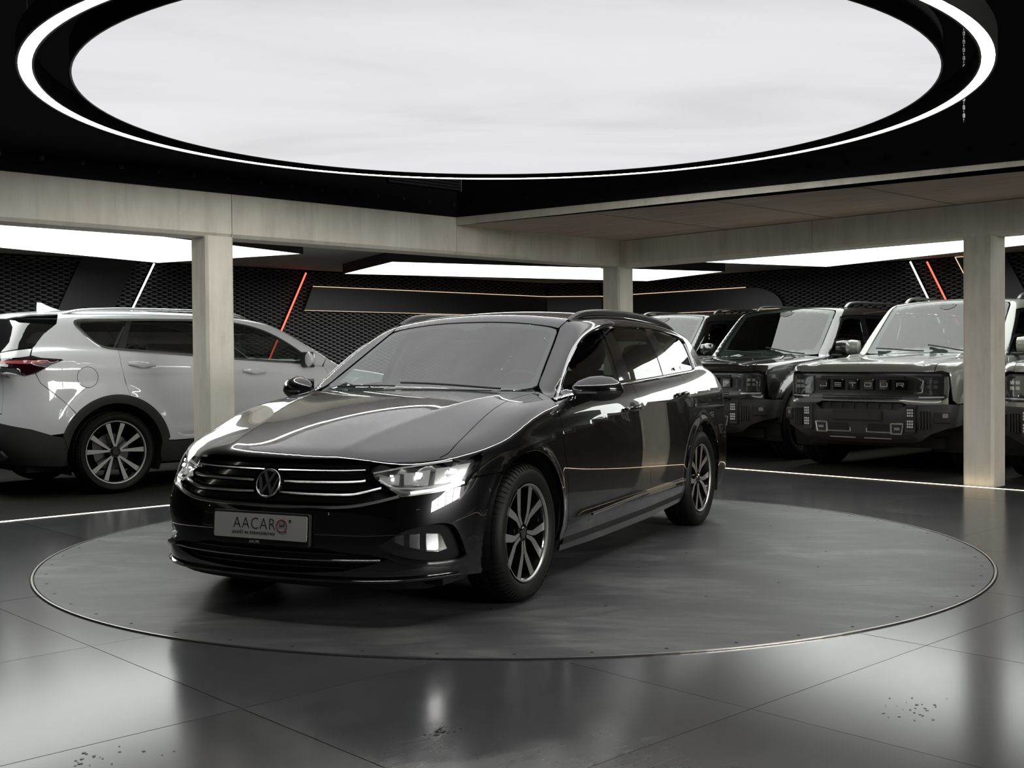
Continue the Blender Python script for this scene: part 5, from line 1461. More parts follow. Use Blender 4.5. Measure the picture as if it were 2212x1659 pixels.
    for xh, zh, dd_ in ((.04, 1.078, d1), (-1.12, 1.152, d2)):
        for k, d in enumerate(dd_):
            P = []
            for u in np.linspace(-.13, .13, 13):
                qq = S([(xh + u, zh - .05 * u)])[0]; lift = .028 * (1 - (abs(u) / .145) ** 4); hh = .026 * (1 + .35 * math.exp(-(u / .05) ** 2)) * (1 - .45 * (abs(u) / .14) ** 2)
                P.append([(qq[0], qq[1] + lift + .012 * math.cos(a), qq[2] + hh * math.sin(a)) for a in np.linspace(0, 2 * math.pi, 11)[:-1]])
            mb = MB(); mb.grid(P, closed_v=True); mb.add(P[0], [tuple(range(10))]); mb.add(P[-1], [tuple(range(10))]); mb.build('door_handle', M_WHITE, d, smooth=True, angle=60, mirror=(k == 1))
    panel('door_gap_shade', SIDE, [np.array([(.9, .4), (.95, 1.08), (-.3, 1.15), (-1.34, 1.2), (-1.2, .85), (-.95, .6), (-.88, .4)])], M_LINER, car, step=.1, gap=0, off=-.02, flange=0, mirror=True)  # added dark sheet, makes the door gaps look shaded
    # fenders, hood, front
    hs = catmull([(.95, .74), (1.2, .75), (1.6, .765), (1.95, .74)], .03)
    fl_ = np.concatenate([T([(.95, .82)]), T(hs), S([(2.02, .86), (2.0, .7), (1.75, .64)]), S(arch(1.3725, RA, 46, 170)), S([(.86, .48), (.86, .7), (.90, .85), (.91, 1.0), (.87, 1.11)])])
    panel('front_fender', Sheet(B, 'cyl', (.3, .55), .7), [fl_], M_WHITE, car, step=.035, mirror=True)
    hp = np.concatenate([np.array([(1.10, 0), (1.07, .3), (1.0, .6)]), hs, np.array([(2.02, .65), (2.12, .4), (2.16, 0)])]); panel('hood', TOP, [np.concatenate([hp, (hp * np.array([1, -1]))[::-1][1:-1]])], M_WHITE, car, step=.05)
    fbp = np.concatenate([FRt([(0, .93), (.4, .92), (.7, .88)]), S([(2.02, .855), (2.0, .7), (1.76, .645)]), S(arch(1.3725, RA, 44, 0)), S([(1.82, .28)]), FRt([(.7, .25), (.3, .25), (0, .25)])])
    panel('front_bumper', FB, [refl(fbp)], M_WHITE, car, step=.06)
    panel('grille', FB, [refl(FRt([(0, .88), (.4, .87), (.6, .82), (.62, .6), (.4, .52), (0, .52)]))], M_BLKGLOSS, car, step=.06, off=.004)
    panel('headlight', FB, [np.concatenate([FRt([(.62, .88), (.76, .87)]), S([(2.02, .85), (2.03, .78)]), FRt([(.70, .78), (.62, .8)])])], M_BLKGLOSS, car, step=.04, off=.003, mirror=True)
    # black wheel arch trims and sills
    for xc in (-1.3725, 1.3725):
        o_ = arch(xc, .515, 160 if xc < 0 else 20, 20 if xc < 0 else 160); i_ = arch(xc, RA, 5, 175) if xc < 0 else arch(xc, RA, 175, 5)
        if xc < 0: o_ = arch(xc, .512, 161, 12)
        panel('arch_trim', SIDE, [np.array(o_ + i_)], M_BLKGRAIN, car, step=.035, gap=0, off=.012, flange=.03, mirror=True)
    panel('sill_trim', SIDE, [np.array([(.95, .45), (.3, .478), (-.31, .462), (-.8, .438), (-.875, .445), (-.905, .49), (-.94, .44), (-.95, .34), (-.94, .26), (-.3, .24), (.95, .26)])], M_BLKGRAIN, car, step=.04, gap=0, off=.008, flange=.03, mirror=True)
    # glass
    rgl = np.array([(-.36, 1.214), (-.543, 1.231), (-1.0, 1.264), (-1.235, 1.281), (-1.115, 1.548), (-.9, 1.553), (-.47, 1.555), (-.30, 1.552)])
    fgl = np.array([(.70, 1.142), (.3, 1.168), (-.1, 1.195), (-.25, 1.206), (-.2, 1.548), (-.02, 1.530), (.14, 1.494), (.31, 1.434), (.49, 1.337), (.63, 1.243)])
    qgl = np.array([(-1.30, 1.290), (-1.41, 1.308), (-1.475, 1.345), (-1.545, 1.42), (-1.60, 1.49), (-1.59, 1.524), (-1.35, 1.541), (-1.165, 1.546)])
    for lp, m_ in ((fgl, M_GLASSD), (rgl, M_GLASSB), (qgl, M_GLASSB)): panel('side_window', SIDE, [lp], m_, car, step=.06, gap=.001, off=-.006, flange=.004, mirror=True)
    panel('window_surround', SIDE, [inset2(dc, .004), fgl[::-1], rgl[::-1], qgl[::-1]], M_BLKPLAS, car, step=.035, gap=0, off=-.003, flange=.01, mirror=True)
    k0 = int(np.argmin(np.linalg.norm(dc - np.array([.62, 1.137]), axis=1))); k1 = int(np.argmin(np.linalg.norm(dc - np.array([-.05, 1.552]), axis=1)))
    tp = inset2(dc, .008); band('window_trim', SIDE, tp[k0:k1], -.011, .011, M_CHROME, car, off=0, thick=.008, mirror=True)
    wsl = np.array([(1.08, 0), (1.06, .3), (.99, .6), (.93, .69), (.80, .688), (.55, .643), (.30, .607), (.21, .59), (.17, .4), (.16, 0)])
    panel('windshield', TOP, [np.concatenate([wsl, (wsl * np.array([1, -1]))[::-1][1:-1]])], M_GLASS, car, step=.07, off=-.003)
    rf = np.array([(.155, 0), (.165, .4), (.2, .60), (0, .62), (-.6, .635), (-1.3, .625), (-1.74, .597), (-1.90, .58), (-2.04, .50), (-2.09, .3), (-2.10, 0)])
    panel('roof', TOP, [np.concatenate([rf, (rf * np.array([1, -1]))[::-1][1:-1]])], M_WHITE, car, step=.05)
    rp = catmull([(.15, .60, -.004), (.05, .605, .022), (-.2, .615, .032), (-.8, .628, .036), (-1.3, .622, .034), (-1.58, .61, .022), (-1.72, .60, -.004)], .04)
    bs = T([(p[0], p[1]) for p in rp]); both(MB().sweep(bs + np.stack([0 * rp[:, 0], 0 * rp[:, 0], rp[:, 2]], 1), [(.020 * math.cos(a), .012 * math.sin(a)) for a in np.linspace(0, 2 * math.pi, 13)[:-1]]), 'roof_rail', mat('rail_bright', (.75, .76, .77), .2, 1.0), car, smooth=True, angle=60)
    # roof fin
    zt = B.top([-1.6], [0])[0][2]
    fin = MB(); fin.grid([[(-1.46 - .02 * k, s_ * w_ * (1 - .6 * (k / 8.0)), zt + dz) for s_, dz in ((-1, -.01), (-.5, h_ * .7), (0, h_), (.5, h_ * .7), (1, -.01))] for k, w_, h_ in ((0, .004, .0), (2, .018, .012), (5, .03, .03), (8, .034, .055), (10, .03, .075), (12, .016, .078), (12.2, .012, .03))])
    fin.build('roof_fin', M_WHITE, car, smooth=True, angle=60)
    # tail
    gl = np.concatenate([RR([(0, 1.565), (.3, 1.56), (.50, 1.545), (.585, 1.525)]), S([(-1.81, 1.505), (-1.93, 1.41), (-2.03, 1.305)]), RR([(.66, 1.27), (.4, 1.24), (0, 1.235)])]); panel('rear_window', RB, [refl(gl)], M_BLKGLOSS, car, step=.05)
    tg = np.concatenate([RR([(0, 1.23), (.4, 1.235), (.68, 1.268)]), S([(-2.045, 1.295), (-2.085, 1.23)]), RR([(.74, 1.20), (.70, 1.10), (.70, .74), (.4, .72), (0, .72)])]); panel('tailgate', RB, [refl(tg)], M_WHITE, car, step=.05)
    lm = np.concatenate([S([(-1.83, 1.197), (-2.0, 1.209), (-2.12, 1.215)]), RR([(.72, 1.21), (.40, 1.195), (.40, 1.15), (.72, 1.14)]), S([(-2.20, 1.13), (-2.135, 1.062), (-2.10, 1.072), (-2.0, 1.118), (-1.934, 1.150)])])
    tl_ = panel('tail_light', RB, [lm], mat('tail_dark_red', (.018, .003, .004), .06, coat=1.0), car, step=.025, gap=0, off=.008, flange=.02, mirror=True)
    ll = np.concatenate([S([(-1.95, 1.183), (-2.1, 1.192)]), RR([(.73, 1.188), (.5, 1.178), (.5, 1.165), (.73, 1.165)]), S([(-2.12, 1.160), (-2.0, 1.165)])])
    for k, t_ in enumerate(tl_):
        o = panel('light_bar', RB, [ll], mat('tail_red_lens', (.42, .10, .12), .2, coat=.5), t_, step=.03, gap=0, off=.010, flange=.003)
        if k: o.data.transform(Matrix.Diagonal((1, -1, 1, 1))); o.data.flip_normals()
    up = np.concatenate([RR([(0, .72), (.4, .72), (.70, .735), (.71, 1.10)]), S([(-2.135, 1.058), (-2.055, 1.078), (-2.02, .998), (-1.80, .798), (-1.73, .71)]), S(arch(-1.3725, .50, 138, 158)), S([(-1.95, .545), (-2.1, .60)]), RR([(.66, .665), (.4, .675), (0, .68)])])
    panel('rear_bumper', RB, [refl(up)], M_WHITE, car, step=.035)
    lo = np.concatenate([RR([(0, .678), (.4, .673), (.66, .663)]), S([(-2.1, .598), (-1.95, .543), (-1.85, .52)]), S(arch(-1.3725, RA, 160, 192)), S([(-1.86, .27)]), RR([(.7, .30), (.4, .30), (0, .30)])])
    panel('rear_lower_trim', RB, [refl(lo)], M_BLKGRAIN, car, step=.04, gap=0, off=.006, flange=.02)
    sk = np.concatenate([RR([(0, .50), (.45, .50), (.62, .52), (.70, .44), (.72, .37), (.55, .33), (0, .33)])]); panel('skid_plate', RB, [refl(sk)], mat('skid_grey', (.10, .10, .105), .3, .4), car, step=.05, gap=0, off=.03, flange=.03)
    for sg in (-1, 1):
        mb = MB(); mb.lathe([(.038, -.09), (.048, -.09), (.050, -.05), (.050, .06), (.036, .06), (.036, -.08)], 24, 'x'); mb.build('exhaust_tip', M_CHROME, car, smooth=True, angle=40, loc=(-2.31, sg * .60, .40))
    # mirrors
    for k in (0, 1):
        e = bpy.data.objects.new('wing_mirror', None); link(e, car); G = []
        for (dy, hx, hz) in [(.0, .02, .03), (.03, .05, .06), (.1, .075, .078), (.17, .075, .075), (.22, .05, .055), (.235, .02, .02)]:
            G.append([(.64 + hx * (math.cos(a) if math.cos(a) > 0 else .3 * math.cos(a)) - .25 * dy, .875 + dy, 1.185 + hz * math.sin(a)) for a in np.linspace(0, 2 * math.pi, 21)[:-1]])
        mb = MB(); mb.grid(G, closed_v=True); mb.add(G[0], [tuple(range(20))]); mb.add(G[-1], [tuple(range(20))]); mb.build('mirror_cap', M_WHITE, e, smooth=True, angle=50, mirror=(k == 1))
        sg = -1 if k else 1
        MB().box((-.004, -.09, -.055), (.004, .09, .055)).build('mirror_glass', M_CHROME, e, loc=(.60, sg * .985, 1.185)); MB().box((-.014, -.115, -.075), (.004, .115, .075)).build('mirror_rim', M_BLKPLAS, e, bevel=.02, loc=(.609, sg * .985, 1.185))
        MB().box((.60, .80, 1.105), (.74, .93, 1.135)).build('mirror_foot', M_BLKPLAS, e, mirror=(k == 1), bevel=.01)
    # wheels
    ty, rm, cm_, dm, cp, yf = vwheel('w', .364, .235, .280, 5, 90, .05, .272, .27, .008, .023)
    for x_ in (-1.3725, 1.3725):
        for sg in (1, -1): spoke_wheel('wheel', .364, .235, .280, 5, (x_, sg * (.952 - .1175), .3665), car, ty, rm, cm_, dm, cp, sg)
    housings(car, (-1.3725, 1.3725), ZW, RA + .004, .62, .93)
    MB().box((-2.1, -.75, .22), (2.0, .75, .30)).build('underbody', M_LINER, car)
    it = bpy.data.objects.new('interior', None); link(it, car)
    MB().box((.45, -.75, .7), (1.0, .75, 1.13)).build('dashboard', M_INT, it, bevel=.06)
    for y_ in (.38, -.38): seat(it, 'front_seat', .25, y_).location.z = .16
    for y_ in (.42, -.42): seat(it, 'rear_seat', -.62, y_, .45, .60, .22).location.z = .18
    MB().box((-.02, -.09, -.03), (.02, .09, .03)).build('inner_mirror', M_BLKPLAS, it, bevel=.01, loc=(.42, 0, 1.43))
build_suv(suv)

# ================================================================ BOXY OFF-ROADERS (a row of one model in several colours)
jo_h0 = Spl([(-2.6, 1.24), (-2, 1.25), (0, 1.235), (.8, 1.20), (1.2, 1.175), (1.6, 1.15), (1.9, 1.125), (2.03, 1.11), (2.10, 1.085), (2.16, 1.0)])
jo_wp = Spl([(-2.6, .86), (-2.2, .915), (-1.4, .935), (0, .938), (1.4, .932), (1.8, .92), (2.1, .895), (2.4, .86)])
jo_wz = Spl([(.2, -.10), (.35, -.03), (.5, -.005), (.7, 0), (.9, -.003), (1.05, -.012), (1.13, -.03), (1.2, -.065), (1.3, -.16)])
jo_xf = Spl([(.22, 2.02), (.30, 2.10), (.38, 2.16), (.46, 2.19), (.66, 2.19), (.71, 2.165), (.78, 2.15), (.95, 2.14), (1.02, 2.13), (1.12, 2.08)])
jo_xr = Spl([(.2, -2.2), (.4, -2.32), (.7, -2.34), (1.2, -2.32)])
jo_wb = Spl([(-2.4, .85), (-1.5, .875), (0, .88), (.5, .87), (.9, .84)])
jo_r0 = Spl([(.7, 1.70), (.4, 1.765), (.1, 1.80), (-.4, 1.818), (-1.2, 1.815), (-2.0, 1.79), (-2.3, 1.76)])
def jo_f(x, y, z):
    a = np.abs(y); fl = 0
    for xw in (1.40, -1.40):
        r = np.sqrt((x - xw) ** 2 + (z - .42) ** 2); fl = fl + .05 * np.exp(-((r - .50) / .07) ** 4) * sstep(.2, .35, z)
    side = a - (jo_wp(x) + jo_wz(z) + fl)
    front = (x - (jo_xf(z) - .05 * a ** 2 - .22 * a ** 8)) * .96
    rear = ((jo_xr(z) + .04 * a ** 2 + .2 * a ** 10) - x) * .96
    yb = np.abs(a - .60); hd = jo_h0(x) - .012 * (a / .6) ** 2 - .012 * sstep(.50, .58, a) * sstep(.8, 1.0, x) + .012 * sstep(.62, .72, a) * sstep(.8, 1.0, x)
    top = (z - hd) * .97
    f = smax(smax(smax(side, front, .12), rear, .14), top, .06); f = smax(f, .24 - z, .03)
    gs = (a - (jo_wb(x) - .20 * (z - 1.2) - .10 * (z - 1.2) ** 2)) * .97
    roof = z - (jo_r0(x) - .02 * (a / .55) ** 2)
    aa = smin(a, .70 + 0 * a, .14)
    ws = (x - (.80 - (z - 1.2) * .95 - .10 * aa ** 2)) * .72
    rw = ((-2.28 + (z - 1.2) * .16 + .05 * a ** 2) - x) * .97
    g = smax(smax(smax(gs, roof, .10), rw, .08), ws, .09); g = smax(g, 1.10 - z, .02)
    return smin(f, g, .03)
JO = Body(jo_f)
M_JGREY = mat('cement_grey_paint', (.21, .215, .19), .32, 0.1, coat=1.0, coat_rough=.03)
M_JBLK = mat('solid_black_paint', (.012, .012, .012), .25, 0, coat=1.0, coat_rough=.015)
M_JGREY_LIT = mat('grey_paint_brightened', (.30, .305, .285), .32, 0.1, coat=1.0, coat_rough=.03)  # same grey made paler, a bright reflection put into the colour
M_JBUMP = mat('bumper_dark_grey', (.032, .032, .033), .55)
M_JGLASS = glass_mat('offroad_glass', (.70, .80, .76), .12, ior=1.6)
def build_jo(car, PT):
    B = JO
    S = lambda pts: B.side([p[0] for p in pts], [p[1] for p in pts]); T = lambda pts: B.top([p[0] for p in pts], [p[1] for p in pts]); F = lambda pts: B.front([p[0] for p in pts], [p[1] for p in pts])
    SIDE = Sheet(B, 'side'); TOP = Sheet(B, 'top'); CYL = Sheet(B, 'cyl', (0., .9), .9); FRT = Sheet(B, 'front'); VB = Sheet(B, 'vcyl', (1.1, 0.), 1.05); FND = Sheet(B, 'cyl', (.4, .6), .55)
    refl = lambda L: np.concatenate([L, (L * np.array([1, -1, 1]))[::-1][1:-1]])
    arch = lambda xc, r, a0, a1: [(xc + r * math.cos(a), .42 + r * math.sin(a)) for a in np.linspace(R(a0), R(a1), 30)]
    RA = .455
    # bonnet, in two sheets: top and rolled nose
    hp = np.array([(.88, 0), (.86, .4), (.82, .66), (.88, .725), (1.3, .735), (1.7, .742), (2.045, .742), (2.055, .4), (2.06, 0)]); panel('hood', TOP, [np.concatenate([hp, (hp * np.array([1, -1]))[::-1][1:-1]])], PT, car, step=.025)
    hn = np.concatenate([T([(2.061, 0), (2.056, .4), (2.046, .742)]), F([(.742, 1.012), (.4, 1.012), (0, 1.012)])]); panel('hood_nose', Sheet(B, 'cyl', (0, 0), 1.0) if False else FRT, [refl(hn)], PT, car, step=.02, gap=.001)
    for sg in (False, True):   # small fins on the bonnet corners
        q = T([(1.02, .60), (1.12, .615), (1.30, .62), (1.36, .615)]); q = q + np.array([[0, 0, 0], [0, 0, .03], [0, 0, .03], [0, 0, 0]]); MB().sweep(q, [(-.014, -.008), (.014, -.008), (.010, .010), (-.010, .010)]).build('hood_handle', PT, car, mirror=sg)
    # fenders
    fe = np.concatenate([T([(.80, .80), (.84, .74), (.88, .728), (1.3, .738), (1.7, .745), (2.045, .745)]), F([(.745, 1.012), (.84, 1.008)]), S([(2.02, 1.0), (2.01, .85), (2.0, .735), (1.95, .70)]), S(arch(1.40, .515, 35, 168)), S([(.90, .46), (.89, .7), (.90, 1.0), (.86, 1.13)])])
    panel('front_fender', FND, [fe], PT, car, step=.035, mirror=True)
    for xc in (1.40, -1.40): panel('arch_trim', SIDE, [np.array(arch(xc, .52, 172, 12 if xc > 0 else 8) + arch(xc, RA, 0, 185))], M_JBUMP, car, step=.04, gap=0, off=.008, flange=.04, mirror=True)
    # nose: gloss black band with grille, lamps, lettering
    nb = F([(0, .998), (.5, .998), (.80, .994), (.862, .965), (.872, .86), (.865, .775), (.82, .742), (.6, .738), (.48, .745), (.40, .735), (0, .735)]); panel('nose_band', VB, [refl(nb)], mat('nose_black', (.006, .006, .006), .22), car, step=.05, off=-.012)
    gr = bpy.data.objects.new('grille', None); link(gr, car)
    for zz in (.775, .752): 
        q = B.front(np.linspace(-.44, .44, 21), zz); MB().sweep(q + np.array([-.004, 0, 0]), [(-.006, -.004), (.004, -.004), (.004, .004), (-.006, .004)]).build('bar', M_BLKPLAS, gr)
    for zz in (.965, .945): 
        q = B.front(np.linspace(-.46, .46, 21), zz); MB().sweep(q + np.array([-.002, 0, 0]), [(-.01, -.007), (.006, -.007), (.006, .007), (-.01, .007)]).build('bar', M_BLKPLAS, gr)
    for k, chx in enumerate('JETOUR'):
        yc = -.425 + .17 * k; c = B.front([yc], [.885])[0]
        MB().box((-.01, -.058, -.055), (.012, .058, .055)).build('letter_tile', M_BLKGLOSS, gr, bevel=.008, loc=tuple(c))
        w, h, t = .038, .020, .006; mb = MB(); bx = lambda y0, z0, y1, z1: mb.box((0, y0, z0), (.005, y1, z1))
        if chx == 'J': bx(w - t, -h, w, h); bx(-w, -h, w, -h + t); bx(-w, -h, -w + t, -h * .2)
        if chx == 'E': bx(-w, -h, w, -h + t); bx(-w, h - t, w, h); bx(-w, -t / 2, w, t / 2)
        if chx == 'T': bx(-w, h - t, w, h); bx(-t / 2, -h, t / 2, h)
        if chx == 'O': bx(-w, -h, w, -h + t); bx(-w, h - t, w, h); bx(-w, -h, -w + t, h); bx(w - t, -h, w, h)
        if chx == 'U': bx(-w, -h, w, -h + t); bx(-w, -h, -w + t, h); bx(w - t, -h, w, h)
        if chx == 'R': bx(-w, -h, -w + t, h); bx(-w, h - t, w, h); bx(w - t, 0, w, h); bx(-w, -t / 2, w, t / 2); mb.prism([(.0, 0), (w * .3, 0), (w, -h), (w - 2 * t, -h)], 0, .005, axis=0)
        mb.build('letter', mat('letter_metal', (.85, .84, .82), .25, .7), gr, loc=(c[0] + .013, yc, .885))
    for k in (0, 1):
        e = bpy.data.objects.new('headlight', None); link(e, car); sg = -1 if k else 1
        def fx(o):
            if k: o.data.transform(Matrix.Diagonal((1, -1, 1, 1))); o.data.flip_normals()
            return o
        lz = np.concatenate([F([(.555, .975), (.74, .975), (.80, .972)]), F([(.845, .955), (.850, .86), (.845, .795), (.80, .785), (.57, .790), (.545, .82)])])
        fx(panel('lamp_housing', VB, [lz], mat('lamp_smoke', (.05, .05, .052), .2, .5), e, step=.04, gap=0, off=-.006, flange=.02))
        fx(panel('lens', VB, [lz], M_LENS, e, step=.05, gap=0, off=.012, flange=.02))
        for dy, dz in ((0, 0), (.055, 0), (0, -.05), (.055, -.05)):
            c = B.front([.70 + dy], [.915 + dz])[0]; mb = MB(); mb.box((c[0] - .012, c[1] - .02, c[2] - .016), (c[0] + .002, c[1] + .02, c[2] + .016)); mb.build('led_module', mat('lamp_glassy', (.5, .5, .5), .1, .8), e, mirror=(k == 1))
        fx(panel('day_light', VB, [F([(.60, .772), (.83, .776), (.835, .764), (.61, .758)])], mat('drl_clear', (.6, .6, .6), .2, .3), e, step=.04, gap=0, off=.0, flange=.01))
    # painted strip below
    stp = F([(0, .733), (.40, .733), (.47, .742), (.60, .737), (.82, .739), (.862, .772), (.868, .70), (.6, .692), (.50, .695), (.44, .716), (0, .716)]); panel('nose_strip', VB, [refl(stp)], PT, car, step=.04, gap=.001)
    bs = S([(2.0, .733), (1.95, .699), (2.04, .699), (2.04, .78)])
    # lower grille and bumper
    panel('lower_grille', VB, [refl(F([(0, .716), (.44, .714), (.46, .66), (.42, .63), (0, .63)]))], mat('grille_black2', (.006, .006, .006), .5), car, step=.06, gap=0, off=-.03, flange=0)
    for yy in np.linspace(-.34, .34, 6): c = B.front([yy], [.675])[0]; MB().box((c[0] - .03, yy - .003, .635), (c[0] - .015, yy + .003, .715)).build('grille_rib', M_BLKPLAS, car)
    bmp = np.concatenate([F([(0, .635), (.42, .635), (.465, .665), (.52, .697), (.62, .690), (.85, .700)]), S([(2.0, .697), (1.94, .695)]), S(arch(1.40, .515, 32, 10)), S([(1.97, .485)]), F([(.86, .47), (.74, .42), (.62, .345), (.5, .325), (.2, .315), (0, .315)])])
    panel('front_bumper', VB, [refl(bmp)], M_JBUMP, car, step=.035, gap=.001, off=.012, flange=.03)
    panel('bumper_underside', VB, [refl(F([(0, .40), (.55, .40), (.60, .36), (.5, .33), (0, .32)]))], M_BLKPLAS, car, step=.05, gap=0, off=.016, flange=.01)
    c = B.front([0], [.60])[0]; MB().box((c[0] + .01, -.27, .535), (c[0] + .034, .27, .635)).build('plate_holder', M_BLKGRAIN, car, bevel=.006)
    M_SIL = mat('satin_silver', (.6, .58, .56), .3, .8)
    for sg in (-1, 1):
        hk = bpy.data.objects.new('tow_hook', None); link(hk, car); c = B.front([sg * .42], [.46])[0]; hk.location = (c[0] + .02, sg * .42, .458)
        o_ = [(-.065, -.05), (.065, -.05), (.065, .05), (-.065, .05)]; o_[1 if sg > 0 else 0] = ((.045 if sg > 0 else -.045), -.05)
        mb = MB()
        for a, b in zip(o_, o_[1:] + o_[:1]): mb.tube([(0, a[0], a[1]), (0, b[0], b[1])], .009, 6)
        mb.build('hook_frame', M_SIL, hk); MB().box((-.02, -.055, -.04), (-.004, .055, .04)).build('hook_recess', M_BLKPLAS, hk); MB().box((-.004, -.03, -.012), (.006, .03, .012)).build('hook', mat('hook_steel', (.35, .35, .35), .4, .6), hk)
        mb = MB(); q = B.front(np.linspace(sg * .355, sg * .09, 6), .418); mb.tube(q + np.array([.02, 0, 0]), .007, 6); mb.tube([(q[-1][0] + .02, sg * .09, .418), (q[-1][0] + .02, sg * .09, .495)], .007, 6); mb.build('silver_trim', M_SIL, car)
        panel('side_intake', VB, [F([(sg * .11, .43), (sg * .33, .43), (sg * .33, .50), (sg * .11, .50)])], mat('intake_black', (.008, .008, .008), .5), car, step=.05, gap=0, off=.016, flange=.004)
        for zz in (.452, .476): q = B.front(np.linspace(sg * .12, sg * .32, 4), zz); MB().tube(q + np.array([.02, 0, 0]), .003, 5).build('intake_slat', M_JBUMP, car)
        q = B.front(np.linspace(sg * .05, sg * .34, 7), .365 - .01); MB().sweep(q + np.array([.022, 0, 0]), [(-.004, -.004), (.004, -.004), (.004, .004), (-.004, .004)]).build('skid_bar', M_SIL, car)
        # led cluster tower
        tw = bpy.data.objects.new('led_tower', None); link(tw, car); c = B.front([sg * .565], [.56])[0]; tw.location = (c[0], sg * .565, .56); tw.rotation_euler = (0, 0, sg * .12)
        MB().box((-.03, -.05, -.135), (.04, .05, .13)).build('tower', M_JBUMP, tw, bevel=.012)
        for dz in (.058, -.05):
            MB().box((.036, -.036, dz - .045), (.0425, .036, dz + .045)).build('led_field', M_BLKGLOSS, tw)
            mb = MB()
            for iy in (-1, 0, 1):
                for iz in (-1, 0, 1): mb.box((.042, iy * .022 - .008, dz + iz * .027 - .010), (.0455, iy * .022 + .008, dz + iz * .027 + .010))
            o = mb.build('led_dots', mat('led_dot', (.65, .66, .66), .3), tw); o['kind'] = 'stuff'
        # ribs and fog lamp
        for k in range(4): c = B.front([sg * (.655 + .028 * k)], [.55])[0]; MB().box((c[0], c[1] - .008, .46), (c[0] + .028, c[1] + .008, .64)).build('bumper_rib', M_JBUMP, car, bevel=.005)
        fg = bpy.data.objects.new('fog_lamp', None); link(fg, car); c = B.front([sg * .83], [.575])[0]; fg.location = (c[0] - .01, sg * .835, .575); fg.rotation_euler = (0, 0, sg * .55)
        MB().box((-.03, -.075, -.055), (.03, .075, .06)).build('fog_pod', M_BLKGRAIN, fg, bevel=.015); MB().box((.028, -.0, .0), (.034, .05, .04)).build('fog_lens', mat('fog_clear', (.7, .7, .7), .1, .6), fg)
    # doors and sides
    d1 = panel('front_door', SIDE, [np.array([(.88, .46), (.875, .7), (.885, 1.0), (.80, 1.165), (.3, 1.18), (-.20, 1.185), (-.20, .5), (.3, .44)])], PT, car, step=.05, mirror=True)
    d2 = panel('rear_door', SIDE, [np.array([(-.205, .5), (-.205, 1.185), (-1.15, 1.19), (-1.14, .95), (-.98, .72), (-.90, .5)])], PT, car, step=.05, mirror=True)
    panel('sill_trim', SIDE, [np.array([(.90, .45), (.3, .435), (-.2, .495), (-.9, .495), (-.92, .33), (.92, .33)])], M_JBUMP, car, step=.06, gap=0, off=.006, mirror=True)
    fgw = np.array([(.70, 1.185), (.2, 1.197), (-.12, 1.20), (-.14, 1.63), (.05, 1.64), (.24, 1.62)]); rgw = np.array([(-.26, 1.20), (-1.10, 1.205), (-1.10, 1.64), (-.27, 1.645)]); qgw = np.array([(-1.2, 1.21), (-2.05, 1.22), (-2.02, 1.62), (-1.2, 1.64)])
    for lp, m_ in ((fgw, M_JGLASS), (rgw, M_GLASSB), (qgw, M_GLASSB)): panel('side_window', SIDE, [lp], m_, car, step=.08, off=-.006, flange=.004, mirror=True)
    dl = np.array([(.78, 1.172), (.3, 1.187), (-.2, 1.192), (-1.15, 1.197), (-2.1, 1.21), (-2.07, 1.66), (-1.15, 1.672), (-.2, 1.68), (.08, 1.672), (.28, 1.65)])
    panel('window_surround', SIDE, [dl, fgw[::-1], rgw[::-1], qgw[::-1]], M_BLKGLOSS, car, step=.05, gap=0, off=-.003, flange=.01, mirror=True)
    wse = T(catmull([(.80, .80), (.76, .745), (.60, .725), (.40, .70), (.26, .68), (.235, .66)], .03)); dit = T([(.1, .67), (-.6, .69), (-1.4, .69), (-2.1, .67)])
    sf = np.concatenate([wse, dit, S([(-2.22, 1.6), (-2.27, 1.2), (-2.29, .75), (-1.95, .70)]), S(arch(-1.40, .515, 147, 45)), S([(-1.04, .79), (-1.14, .95), (-1.15, 1.192), (-2.1, 1.205), (-2.075, 1.665), (-1.15, 1.677), (-.2, 1.685), (.085, 1.677), (.29, 1.655), (.79, 1.168), (.86, 1.14)])])
    panel('side_frame', CYL, [sf], PT, car, step=.022, gap=.001, mirror=True)
    rf = np.array([(.21, 0), (.215, .4), (.23, .655), (.1, .667), (-.6, .687), (-1.4, .687), (-2.1, .667), (-2.2, .6), (-2.24, 0)]); panel('roof', TOP, [np.concatenate([rf, (rf * np.array([1, -1]))[::-1][1:-1]])], PT, car, step=.06)
    wsl = np.array([(.80, 0), (.795, .4), (.755, .70), (.745, .735), (.60, .716), (.40, .69), (.26, .668), (.235, .64), (.225, .4), (.22, 0)]); wl2 = np.concatenate([wsl, (wsl * np.array([1, -1]))[::-1][1:-1]]); panel('windshield', TOP, [wl2], M_JGLASS, car, step=.07, off=-.003)
    inn = np.array([(.74, 0), (.735, .4), (.70, .64), (.58, .655), (.40, .63), (.295, .61), (.282, .4), (.278, 0)]); panel('windshield_border', TOP, [wl2, np.concatenate([inn, (inn * np.array([1, -1]))[::-1][1:-1]])], mat('frit', (.006, .006, .006), .5), car, step=.07, gap=.001, off=-.008, flange=0)
    for (xa, ya, xb, yb) in ((.80, .58, .73, .0), (.81, -.02, .72, -.62)):
        q = T([(xa + (xb - xa) * t, ya + (yb - ya) * t) for t in np.linspace(0, 1, 10)]); MB().tube(q + B.normal(q) * .02, .009, 6).build('wiper', M_BLKPLAS, car)
    rp = catmull([(.0, .655, -.004), (-.06, .655, .035), (-.16, .66, .055), (-.6, .675, .06), (-1.4, .675, .06), (-1.85, .66, .05), (-1.98, .655, .0)], .05); b_ = T([(p[0], p[1]) for p in rp]) + np.stack([0 * rp[:, 0], 0 * rp[:, 0], rp[:, 2]], 1)
